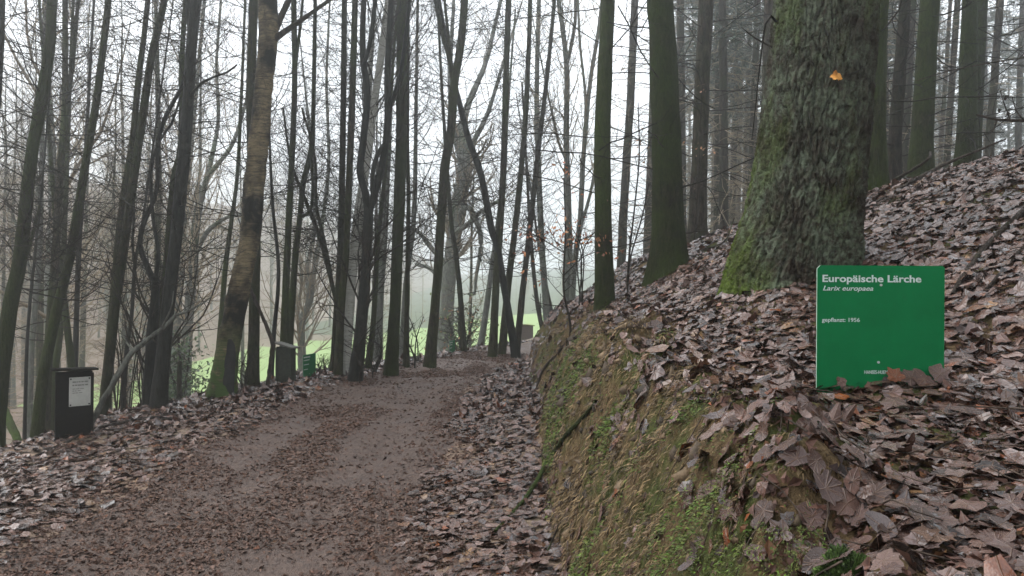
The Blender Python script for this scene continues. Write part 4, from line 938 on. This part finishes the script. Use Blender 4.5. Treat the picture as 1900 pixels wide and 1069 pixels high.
# crumbling soil on the face, thin twigs in the litter
def soil_clods():
    r = np.random.default_rng(19); n = 1700; y = 1.0 + 9 * r.random(n) ** 2.0; x = xfoot(y) + (xedge(y) - xfoot(y)) * r.random(n) * .95
    ph = np.array([[0, 0, 1], [1, 0, 0], [0, 1, 0], [-1, 0, 0], [0, -1, 0], [0, 0, -1]], float); f = np.array([[0, 1, 2], [0, 2, 3], [0, 3, 4], [0, 4, 1], [5, 2, 1], [5, 3, 2], [5, 4, 3], [5, 1, 4]])
    sz = r.lognormal(np.log(.012), .5, n)[:, None, None] * np.clip(y / 3, .6, 1.6)[:, None, None]
    v = ph[None] * r.uniform(.5, 1.3, (n, 6, 1)) * sz + r.normal(size=(n, 6, 3)) * sz * .2 + np.column_stack([x, y, H(x, y)])[:, None]
    c = np.array([.10, .066, .036]) * r.uniform(.25, 1.7, (n, 1))
    o = ob('soil_clods', mesh_np('soil_clods', v.reshape(-1, 3), (f[None] + np.arange(n)[:, None, None] * 6).reshape(-1, 3), M_FIBRE, True, np.repeat(c, 6, 0)), bank); o['kind'] = 'stuff'
    for par, n, fx_ in ((bank, 700, lambda y: xedge(y) - .3 + 4.2 * r.random(len(y)) ** 1.3), (floor, 420, lambda y: np.where(r.random(len(y)) < .6, xshould(y) + r.uniform(-.3, 1.9, len(y)), xfoot(y) - r.uniform(.0, .7, len(y))))):
        y = 1.2 + 10 * r.random(n) ** 1.4; x = fx_(y); a = r.uniform(0, 6.28, n); L = r.uniform(.05, .28, n); ts = np.linspace(-.5, .5, 5)
        bx = x[:, None] + np.cos(a)[:, None] * L[:, None] * ts + .06 * L[:, None] * r.normal(size=(n, 5)); by = y[:, None] + np.sin(a)[:, None] * L[:, None] * ts
        PPt = np.stack([bx, by, H(bx, by) + .012 + .03 * r.random((n, 1))], -1); RRt = np.repeat(r.uniform(.0012, .0035, (n, 1)), 5, 1) * np.linspace(1, .5, 5)
        v, q = tubes(PPt, RRt, 4); o = ob('twig_litter', mesh_np('twig_litter', v, q, M_STICK0), par); o['kind'] = 'stuff'
M_STICK0 = bark_mat('litter_twig_bark', (.015, .011, .008), (.075, .055, .042), (.04, .055, .02), .6, .8, bstr=0)
soil_clods()
moss_tuft(hit(1560, 1055), .036, 2600, 1, 'moss_cushion', 'bright green moss cushion at the bottom edge below the near sign')

# ------------------------------------------------------------------ name signs
def green_mat():
    m, nt, p = mat('green_sign_enamel'); v = coords(nt); n1 = noise(nt, v, 90, 3, .6); n2 = noise(nt, v, 7, 4, .6)
    c = mixc(nt, ramp(nt, n2, [(.3, 0), (.7, 1)]), (.003, .135, .040), (.004, .165, .050))
    c = mixc(nt, ramp(nt, n1, [(.72, 0), (.76, .6)]), c, (.01, .035, .015))
    nt.links.new(c, p.inputs['Base Color']); p.inputs['Roughness'].default_value = .6; p.inputs['Specular IOR Level'].default_value = .12; return m
M_SIGN = green_mat(); M_EDGE = plain('cut_sign_edge', (.30, .42, .33), .6); M_WHITE = plain('faded_white_print', (.55, .64, .60), .6, 60, .08, 0)
M_STEEL = plain('screw_steel', (.45, .45, .43), .35, 40, .1, 0); M_STAKE = plain('sign_stake_wood', (.08, .06, .045), .8)
def text_mesh(name, s, width, cap, m, shear=0.0, bold=0.0):
    cu = bpy.data.curves.new(name, 'FONT'); cu.body = s; cu.size = 1.0; cu.shear = shear; cu.offset = bold; cu.extrude = 0.004; cu.resolution_u = 3
    o = bpy.data.objects.new(name, cu); COL.objects.link(o)
    bpy.context.view_layer.update()
    me = bpy.data.meshes.new_from_object(o.evaluated_get(bpy.context.evaluated_depsgraph_get()))
    bpy.data.objects.remove(o); bpy.data.curves.remove(cu)
    v = np.empty(len(me.vertices) * 3, np.float32); me.vertices.foreach_get('co', v); v = v.reshape(-1, 3)
    v[:, 0] -= v[:, 0].min(); v[:, 0] *= width / v[:, 0].max(); v[:, 1] *= cap / 0.69; v[:, 2] *= 0.05
    me.vertices.foreach_set('co', v.ravel()); me.update(); me.materials.clear(); me.materials.append(m); return me
def name_sign(label, c, yaw, w, h, lines, bury, px2m, roll=0.0, bars=False):
    t = thing('name_sign', label, 'sign', c, 'green tree name signs'); t.rotation_euler = (0, roll, yaw)
    ch = 0.022; cr = 0.006; x0, x1, z0, z1 = -w / 2, w / 2, -bury, h
    pr = [(x0 + .008, z0), (x1 - .008, z0), (x1, z0 + .008), (x1, z1 - cr), (x1 - cr, z1), (x0 + ch * .5, z1), (x0, z1 - ch * .5), (x0, z0 + .008)]
    k = len(pr); v = np.array([(x, -.003, z) for x, z in pr] + [(x, .003, z) for x, z in pr])
    fr = [list(range(k))]; bk = [list(range(2 * k - 1, k - 1, -1))]; sd = [[i + k if False else i, i + k, (i + 1) % k + k, (i + 1) % k] for i in range(k)]
    me = mesh_np('panel', v, [np.array(fr), np.array(bk), np.array(sd)], None, False, None, [M_SIGN, M_EDGE], [0, 0] + [1] * k)
    pn = ob('panel', me, t)
    for s, x, z, wd, cap, sh, bo in lines:
        ob('lettering', text_mesh('lettering', s, wd, cap, M_WHITE, sh, bo), pn, (x, -.0042, z), (math.radians(90), 0, 0))
    if bars:                                                          # print too small to read
        rr_ = random.Random(4); b = MB()
        for z_, wd_, hh in ((h - .055, .20, .022), (h - .10, .18, .015), (h - .17, .17, .013), (h - .25, .13, .013)):
            xx = x0 + .025
            while xx < x0 + .025 + wd_:
                l_ = rr_.uniform(.008, .016); b.box((xx, -.0046, z_), (xx + l_, -.0036, z_ + hh)); xx += l_ + rr_.uniform(.002, .007)
        o = ob('lettering', b.mesh('lettering', M_WHITE, False), pn); o['kind'] = 'stuff'
    for (sx, sz) in ((.0, h * .83), (-.007, h * .155)):
        b = MB(); b.tube([(sx, -.0058, sz), (sx, -.003, sz)], .0042 if h > .3 else .004, 10); ob('screw', b.mesh('screw', M_STEEL, False), pn)
    bevel_box('stake', (-.02, .004, -.45), (.02, .035, h - .03), M_STAKE, t, .003)
    return t
D1 = 2.5; k1 = D1 / F
c1 = P(1632.5, 705, D1)
def LX(px): return (px - 1632.5) * k1
def LZ(py): return (705 - py) * k1
name_sign('large green name sign in front of the massive larch trunk', c1, 0.0, 236 * k1, 212 * k1,
          [('Europäische Lärche', LX(1524), LZ(523.5), 183 * k1, 12.6 * k1, 0, .022), ('Larix europaea', LX(1525), LZ(539.5), 93 * k1, 8.6 * k1, .28, .012),
           ('gepflanzt: 1956', LX(1523.5), LZ(597.5), 70 * k1, 7.2 * k1, 0, .012), ('HANSES-HUERING', LX(1602.5), LZ(693.5), 53 * k1, 6.2 * k1, 0, .01)], .06, k1, 0.006)
# leaves heaped against the foot of the sign
for (px, py, s, a) in [(1662, 700, .075, .2), (1690, 702, .085, 1.1), (1715, 703, .09, 2.3), (1745, 694, .10, .6), (1560, 707, .05, 3.0), (1645, 708, .06, 4.0)]:
    q = P(px, py, D1 - .03); th = rl.uniform(.9, 1.2)
    Rm = np.array(Matrix.Rotation(th, 3, 'X') @ Matrix.Rotation(a, 3, 'Z'))
    put_leaf(bank, VAR[int(rl.integers(0, 24))], q, Rm, s)
d2 = 12.3; q = P(574, 700, d2); 
name_sign('small green name sign beside the second roofed post', (q[0], q[1], q[2]), math.radians(77), .43, .385,
          [], .25, 0, bars=True)
d3 = 16.8; q = P(839, 662, d3)
name_sign('smallest green name sign at the path edge beyond the bend', (q[0], q[1], q[2]), math.radians(77), .43, .37, [], .25, 0, bars=True)

# ------------------------------------------------------------------ roofed posts
M_POST = plain('dark_stained_wood', (.007, .0065, .005), .8, 30, .4, .3, .06); M_POST2 = plain('weathered_board', (.034, .038, .028), .8, 25, .4, .4, .1)
M_ROOF = plain('roofing_felt', (.11, .108, .095), .75, 40, .35, .4, .2); M_PLATE = plain('notice_plate', (.36, .36, .33), .5, 12, .15, .05); M_INK = plain('faded_ink', (.13, .13, .12), .7, 20, .1, 0)
M_MROOF = plain('mossy_roof', (.14, .15, .04), .9, 18, .5, .5)
def info_post(label, c, yaw, w, dp, h, below, roof, mats, lean=0.0, plate=False, over=.045):
    t = thing('roofed_post', label, 'post', c, 'roofed information posts'); t.rotation_euler = (0, lean, yaw)
    bd = bevel_box('box', (-w / 2, -dp / 2, -below), (w / 2, dp / 2, h), mats[0], t, .006)
    M = Matrix.Translation((0, 0, h + .012)) @ Matrix.Rotation(roof[0], 4, 'X') @ Matrix.Rotation(roof[1], 4, 'Y')
    bevel_box('roof', (-w / 2 - over, -dp / 2 - over, 0), (w / 2 + over, dp / 2 + over, .022), mats[1], t, .004, M)
    for sx in (-1, 1): bevel_box('edge_batten', (sx * (w / 2 + .004) - .006, -dp / 2 - .008, -below), (sx * (w / 2 + .004) + .006, -dp / 2 + .02, h - .02), mats[0], t, .002)
    if plate:
        x0, x1, z0, z1 = -.055, .145, h - .36, h - .06
        pl = bevel_box('notice', (x0, -dp / 2 - .009, z0), (x1, -dp / 2 - .002, z1), M_PLATE, t, .002)
        rr_ = random.Random(8); b = MB(); z = z1 - .055; k = 0
        while z > z0 + .12:
            xx = x0 + .03; hh = .013 if k < 2 else .006
            while xx < x1 - .03 - (.06 if k > 1 else .03) * rr_.random():
                l_ = rr_.uniform(.01, .035); b.box((xx, -dp / 2 - .0105, z), (min(xx + l_, x1 - .02), -dp / 2 - .0085, z + hh)); xx += l_ + rr_.uniform(.004, .012)
            z -= .034 if k < 2 else .021; k += 1
        o = ob('lettering', b.mesh('lettering', M_INK, False), pl); o['kind'] = 'stuff'
        for sx in (x0 + .014, x1 - .014):
            for sz in (z0 + .016, z1 - .016):
                b = MB(); b.tube([(sx, -dp / 2 - .014, sz), (sx, -dp / 2 - .005, sz)], .008, 8); ob('screw', b.mesh('screw', M_POST, False), pl)
    return t
q = P(136, 812, 7.7)
info_post('black roofed post with a pale paper notice at the left path edge', q, math.radians(44), .33, .08, (812 - 689) / F * 7.7, .5, (.0, .03), (M_POST, M_POST), .012, True)
q = P(531, 716, 11.4)
info_post('grey green roofed post beside the small green sign', q, math.radians(-14), .25, .15, (716 - 643) / F * 11.4, .4, (-.05, .24), (M_POST2, M_ROOF), .0, False, .05)
q = P(976, 612, 27)
info_post('far brown roofed post with yellow mossy top beyond the path bend', (q[0], q[1], float(H(q[0], q[1]))), math.radians(20), .42, .3, .78, .3, (.05, .1), (plain('far_post_wood', (.09, .065, .05), .8), M_MROOF), 0, False, .06)

# ------------------------------------------------------------------ fallen branches, sticks
M_STICK = bark_mat('wet_stick_bark', (.020, .015, .012), (.075, .058, .046), (.05, .08, .02), .55, .75, bstr=.5); M_PALESTICK = bark_mat('grey_stick_bark', (.05, .05, .042), (.15, .15, .125), (.06, .085, .04), .6, .8, bstr=.4)
M_MOSSTICK = bark_mat('mossy_stick_bark', (.02, .018, .012), (.06, .05, .035), (.055, .085, .018), .3, .55, bstr=.5)
def stick(name, label, pts, m, side=(), cat='branch', seed=0, sides=7):
    """pts: (px, py, width px, distance or None for on the ground)"""
    def w3(a, b, w, d):
        if d is None:
            g = hit(a, b); return g + np.array([0, 0, w / F * g[1] * .5 + .012]), w / 2 / F * g[1]
        return P(a, b, d), w / 2 / F * d
    pw, rw = zip(*[w3(*p) for p in pts]); p, rr = resample(pw, rw, .05)
    r = np.random.default_rng(seed); p = p + r.normal(size=p.shape) * rr.mean() * .12
    base = p[0].copy(); t = thing(name, label, cat, base)
    v, q_ = trunk_geo(p - base, rr, sides, seed, .08, 0); ob('stem', mesh_np('stem', v, q_, m), t)
    for L in side:
        pw, rw = zip(*[w3(*p) for p in L]); p, rr = resample(pw, rw, .05); v, q_ = tubes((p - base)[None], rr[None], 5); ob('twig', mesh_np('twig', v, q_, m), t)
    return t
stick('leaning_branch', 'long pale fallen branch leaning up to the right behind the black post', [(158, 805, 11, 8.0), (172, 780, 11, 8.0), (235, 668, 10, 8.3), (262, 640, 9, 8.5), (300, 610, 8, 8.7), (325, 587, 7, 8.9), (360, 572, 4, 9.1), (394, 550, 2, 9.3)], M_PALESTICK,
      side=[[(300, 610, 5, 8.7), (318, 570, 3, 8.6), (322, 540, 2, 8.6)], [(250, 654, 5, 8.4), (235, 635, 3, 8.5), (222, 610, 2, 8.5)], [(325, 587, 4, 8.9), (345, 596, 3, 8.9), (372, 600, 2, 8.9)]], seed=1)
stick('ground_stick', 'long thin dark stick lying along the left leaf verge', [(60, 852, 3, None), (94, 838, 4, None), (130, 822, 5, None), (169, 802, 5, None), (220, 790, 5, None), (275, 780, 5, None), (377, 769, 3, None)], M_STICK, seed=2)
stick('ground_stick', 'short dark stick beside the leaf verge below the birch', [(300, 783, 4, None), (350, 776, 5, None), (400, 771, 3, None)], M_STICK, seed=3)
stick('bank_branch', 'mossy branch sliding diagonally down the cut face of the bank', [(1106, 752, 6, None), (1078, 785, 8, None), (1050, 815, 9, None), (1018, 862, 9, None), (985, 918, 9, None), (955, 955, 7, None), (918, 992, 5, None)], M_MOSSTICK, seed=4)
stick('hill_branch', 'long bare branch lying along the crest of the leafy slope', [(1592, 398, 4, None), (1650, 366, 5, None), (1700, 338, 6, None), (1750, 312, 6, None), (1800, 290, 5, None), (1866, 262, 3, None)], M_STICK, seed=5, side=[[(1700, 338, 4, None), (1745, 328, 3, None), (1800, 310, 2, None)], [(1640, 371, 3, None), (1660, 385, 2, None), (1648, 402, 2, None)]])
stick('hill_branch', 'second branch lying under the crest branch on the leafy slope', [(1595, 378, 4, None), (1640, 348, 5, None), (1690, 322, 6, None), (1722, 300, 5, None), (1726, 282, 4, 8.3)], M_STICK, seed=6)
stick('bank_branch', 'thick dark branch right of the near green sign', [(1768, 556, 9, None), (1790, 520, 11, None), (1818, 482, 12, None), (1850, 448, 12, None), (1880, 418, 12, None), (1915, 388, 12, None)], M_STICK, seed=7, side=[[(1815, 486, 7, None), (1820, 470, 6, None), (1848, 440, 4, None)]])
stick('bank_branch', 'thinner dark branch nearest the right edge below the thick one', [(1826, 548, 5, None), (1850, 524, 7, None), (1880, 488, 8, None), (1912, 455, 8, None)], M_STICK, seed=8)
stick('ground_twig', 'thin forked twig on the leaves left of the massive larch', [(1282, 478, 3, None), (1310, 465, 4, None), (1345, 447, 3, 8.0), (1362, 404, 2, 8.0)], M_STICK, seed=9, side=[[(1300, 470, 2, None), (1330, 462, 2, None)]])
stick('bank_twig', 'thin curved twig on the leaves below the near green sign', [(1660, 930, 4, None), (1690, 890, 5, None), (1730, 850, 5, None), (1790, 815, 3, None)], M_STICK, seed=10, side=[[(1690, 890, 3, None), (1686, 862, 2, None)]])
stick('bank_twig', 'thin twig lying on the face of the bank under the mossy branch', [(1090, 880, 3, None), (1065, 930, 4, None), (1040, 975, 4, None), (1015, 1030, 3, None)], M_STICK, seed=11)
stick('bank_twig', 'dark curved root edge at the far corner of the bank', [(1050, 640, 5, None), (1030, 665, 6, None), (1008, 690, 6, None), (996, 720, 4, None)], M_STICK, seed=12)
stick('log', 'leaning mossy log at the left edge below the leaning mossy tree', [(-10, 735, 14, 12.5), (4, 756, 14, 12.4), (25, 800, 14, 12.2), (42, 850, 15, 12.0)], M_MOSSTICK, cat='log', seed=13)
stick('dead_branch', 'dead branch leaning from the birch down to the second roofed post', [(462, 525, 4, 11.3), (470, 550, 7, 11.3), (485, 583, 7, 11.25), (506, 636, 8, 11.2), (508, 650, 8, 11.2)], M_STICK, seed=14)
stick('broken_sapling', 'upright broken stem close left of the second roofed post', [(508, 640, 10, 11.2), (503, 660, 8, 11.2), (500, 690, 8, 11.2), (496, 722, 10, 11.2), (494, 740, 12, 11.2)], M_STICK, cat='stem', seed=15)
stick('stump', 'short brown stump in front of the holly bush', [(333, 672, 8, 13.0), (333, 700, 9, 13.0), (332, 760, 10, 13.0), (331, 830, 12, 13.0)], M_SPRUCE, cat='stump', seed=16)
# spruce twig with cones at the right edge
def cone_twig():
    t = stick('cone_twig', 'dark twig with small round cones at the right edge of the slope', [(1812, 213, 4, 5.2), (1850, 222, 5, 5.2), (1900, 224, 6, 5.2), (1960, 222, 7, 5.2)], M_STICK, seed=17,
              side=[[(1875, 224, 3, 5.2), (1862, 190, 2, 5.15), (1856, 168, 1.5, 5.1)], [(1900, 224, 3, 5.2), (1885, 205, 2, 5.15), (1878, 180, 1.5, 5.1)], [(1850, 222, 3, 5.2), (1840, 245, 2, 5.15), (1810, 255, 1.5, 5.1)], [(1700, 150, 1.5, 5.1), (1760, 132, 2, 5.15), (1830, 118, 2.5, 5.2), (1910, 106, 3, 5.2)]], cat='twig')
    base = np.array(t.location)
    for (a, b_) in ((1865, 183), (1854, 205), (1870, 211)):
        m = bpy.data.meshes.new('cone'); c = P(a, b_, 5.12) - base; b = MB(); K = 7
        zz = np.linspace(-1, 1, K); rr = np.sqrt(np.maximum(1 - zz ** 2, .02)) * .011 * (1 + .25 * np.cos(zz * 12))
        b.tube(np.stack([np.zeros(K), np.zeros(K), zz * .013], -1) + c, rr, 8); ob('cone', b.mesh('cone', M_STICK), t)
cone_twig()

# ------------------------------------------------------------------ saplings, bushes
def sapling(name, label, stems, leafspots, d, lc, nleaf, lsize, seed, mleaf, m=M_TWIG, cat='sapling', twn=10, twl=.5, group=None):
    r = np.random.default_rng(seed); b0 = P(stems[0][-1][0], stems[0][-1][1], d); base = np.array([b0[0], d, float(H(b0[0], d))])
    t = thing(name, label, cat, base, group); b = MB()
    for sg in stems:
        pw = [P(a, c_, d + (e[0] if e else 0)) for a, c_, w, *e in sg]; rw = [w / 2 / F * d for a, c_, w, *e in sg]
        if sg is stems[0]:
            pw.append(base - [0, 0, .08]); rw.append(rw[-1])
        p, rr = resample(pw[::-1], rw[::-1], .08); ob('stem', (lambda v, q: mesh_np('stem', v, q, m))(*tubes((p - base)[None], rr[None], 5)), t)
        s = np.linspace(0, len(p) - 1, 14); PP = np.stack([np.interp(s, np.arange(len(p)), p[:, k]) for k in range(3)], -1)[None]; RR = np.interp(s, np.arange(len(p)), rr)[None]
        c1, r1 = grow(r, PP, RR, twn, .2, .98, twl, (35, 80), .1, 5, .15, rf=.5, tip=.4, rmin=.0018); v, q = tubes(c1, r1, 3); b.add(v - base, q)
        c2, r2 = grow(r, c1, r1, 3, .3, .95, twl * .4, (30, 70), .1, 3, .15, rf=.7, rmin=.0014); v, q = tubes(c2, r2, 3); b.add(v - base, q)
    o = ob('twigs', b.mesh('twigs', m), t); o['kind'] = 'stuff'
    if leafspots:
        lv, lf, lcx = [], [], []; n0 = 0
        for (px, py, rx, ry, n) in leafspots:
            for _ in range(n):
                v, t3, q4 = leaf_shape('beech', 8, 1, r, 1.2); sc = lsize * r.uniform(.7, 1.25)
                Rm = np.array(Matrix.Rotation(r.uniform(0, 6.28), 3, 'Z') @ Matrix.Rotation(r.uniform(.3, 2.6), 3, 'X') @ Matrix.Rotation(r.uniform(0, 6.28), 3, 'Z'))
                c_ = P(px + rx * r.normal() * .5, py + ry * r.normal() * .5, d + .25 * r.normal() * rx / 60)
                lv.append(v @ Rm.T * sc + c_ - base); lf.append(t3 + n0); n0 += len(v)
                lcx.append(np.broadcast_to(np.array(lc[r.integers(0, len(lc))]) * r.uniform(.7, 1.3), (len(v), 3)))
        o = ob('leaves', mesh_np('leaves', np.concatenate(lv), np.concatenate(lf), mleaf, True, np.concatenate(lcx)), t); o['kind'] = 'stuff'
    return t
RUST = [(.42, .16, .055), (.34, .11, .04), (.48, .23, .10), (.25, .08, .035)]
sapling('beech_sapling', 'young beech with clinging orange leaves at the far edge of the bank', [[(1046, 330, 2), (1049, 420, 3), (1047, 480, 4), (1046, 540, 4), (1058, 600, 5)], [(965, 425, 1.5), (1000, 440, 2), (1048, 470, 2.5)], [(1130, 440, 1.5), (1090, 440, 2), (1049, 460, 2.5)], [(1120, 465, 1.5), (1085, 475, 2), (1047, 510, 2.5)]],
        [(985, 432, 45, 22, 26), (1020, 440, 50, 24, 40), (1052, 425, 36, 60, 36), (1070, 445, 60, 22, 24), (1105, 442, 40, 12, 16), (1048, 320, 24, 24, 12), (1118, 470, 36, 8, 9), (975, 495, 16, 24, 8), (995, 510, 16, 20, 5)], 9.0, RUST, 0, .052, 5, M_DRYLEAF, twn=14, twl=.6)
sapling('beech_sapling', 'thin sapling with a few pale brown leaves left of the thick mossy trunk', [[(1184, 190, 2), (1186, 290, 3), (1178, 380, 3), (1168, 470, 4), (1165, 520, 4)], [(1204, 340, 2), (1192, 400, 3), (1172, 470, 3), (1167, 500, 3)]], [(1180, 290, 30, 30, 12), (1165, 400, 40, 50, 16), (1190, 420, 40, 60, 14), (1200, 260, 30, 20, 8)], 9.2, [(.30, .17, .10), (.24, .12, .07)], 0, .04, 6, M_DRYLEAF, twn=16, twl=.5)
sapling('beech_sapling', 'few dry brown leaves and twigs in front of the reddish spruce trunk', [[(1306, 130, 1.5), (1300, 220, 2), (1296, 330, 2), (1288, 460, 3)]], [(1302, 165, 12, 20, 5), (1290, 275, 36, 12, 9), (1318, 280, 14, 10, 4)], 10.5, [(.36, .18, .09), (.28, .12, .06)], 0, .05, 7, M_DRYLEAF, twn=12, twl=.5)
GREENS = [(.030, .065, .018), (.045, .090, .024), (.022, .045, .014), (.07, .12, .035)]
sapling('holly_bush', 'dark green leafy bush at the foot of the misty beeches', [[(330, 620, 4), (335, 680, 5), (336, 760, 6)], [(310, 660, 3), (322, 710, 4), (335, 770, 5)], [(352, 650, 3), (345, 710, 4), (336, 770, 5)]], [(335, 655, 50, 50, 260), (330, 700, 70, 50, 420), (345, 735, 60, 40, 300), (318, 740, 50, 40, 240)], 14.5, GREENS, 0, .075, 8, M_GREEN, cat='bush', twn=20, twl=.5)
sapling('leafy_bush', 'pale green and rust coloured bush left of the path bend', [[(850, 570, 3), (852, 620, 4), (855, 670, 6)], [(880, 580, 3), (868, 630, 4), (856, 670, 5)], [(832, 590, 3), (845, 640, 4), (855, 670, 5)]], [(850, 610, 60, 60, 260), (875, 620, 50, 60, 240), (835, 640, 40, 40, 140), (885, 600, 30, 40, 90)], 21, [(.10, .16, .04), (.16, .20, .06), (.07, .11, .03), (.30, .14, .05), (.05, .09, .03)], 0, .085, 9, M_GREEN, cat='bush', twn=26, twl=.8)
sapling('leafy_bush', 'small sparse green shrub right of the small green sign', [[(600, 665, 2), (602, 690, 3), (603, 715, 4)], [(590, 675, 2), (598, 700, 3)], [(612, 672, 2), (605, 700, 3)]], [(600, 690, 34, 30, 110), (608, 682, 24, 24, 60)], 13.5, [(.09, .15, .05), (.13, .19, .07), (.06, .10, .03)], 0, .04, 10, M_GREEN, cat='bush', twn=14, twl=.35)
for k, (px, py, d, hgt, lab) in enumerate([(235, 800, 10.2, 250, 'bare twiggy shrub right of the close pair of larches'), (215, 800, 10.8, 300, 'thin bare stems crossed by the fallen slanting branch'), (262, 790, 10.6, 240, 'bare reddish stems left of the twisted tree foot'),
        (668, 690, 11.6, 110, 'pale bramble wisps at the foot of the dark twisted tree'), (692, 690, 12.2, 100, 'looping bare bramble right of the dark twisted tree foot'), (450, 728, 11.2, 90, 'low bare twigs between the birch and the straight larch'),
        (770, 670, 14, 90, 'low bare twigs right of the thick green larch'), (1075, 560, 10.2, 200, 'fine bare twigs behind the orange leaved young beech'), (1020, 650, 21, 130, 'bare twigs at the grey trunks beyond the bend')]):
    stems = [[(px + random.Random(k * 7 + j).uniform(-35, 45), py - hgt * random.Random(k + j * 3).uniform(.6, 1), 1.5), (px + random.Random(k * 5 + j).uniform(-16, 18), py - hgt * .45, 2.2), (px + j * 2, py, 3)] for j in range(4)]
    sapling('bare_shrub', lab, stems, None, d, None, 0, 0, 40 + k, None, cat='shrub', twn=8, twl=.45)
# yellow leaf caught on the larch bark, in a thread
Rm = np.array(Matrix.Rotation(math.radians(82), 3, 'X') @ Matrix.Rotation(2.4, 3, 'Z')); q = P(1553, 142, 4.7 - .375)
yl = leaf_shape('maple', 30, 4, np.random.default_rng(2), 2.2); me = mesh_np('caught_leaf', yl[0], [yl[1], yl[2]], M_DRYLEAF, True, np.broadcast_to((.62, .27, .04), (len(yl[0]), 3)))
o = put_leaf(None, me, q, Rm, .08); o.name = 'caught_leaf'; tag(o, 'single orange yellow leaf caught on the massive larch bark', 'leaf')
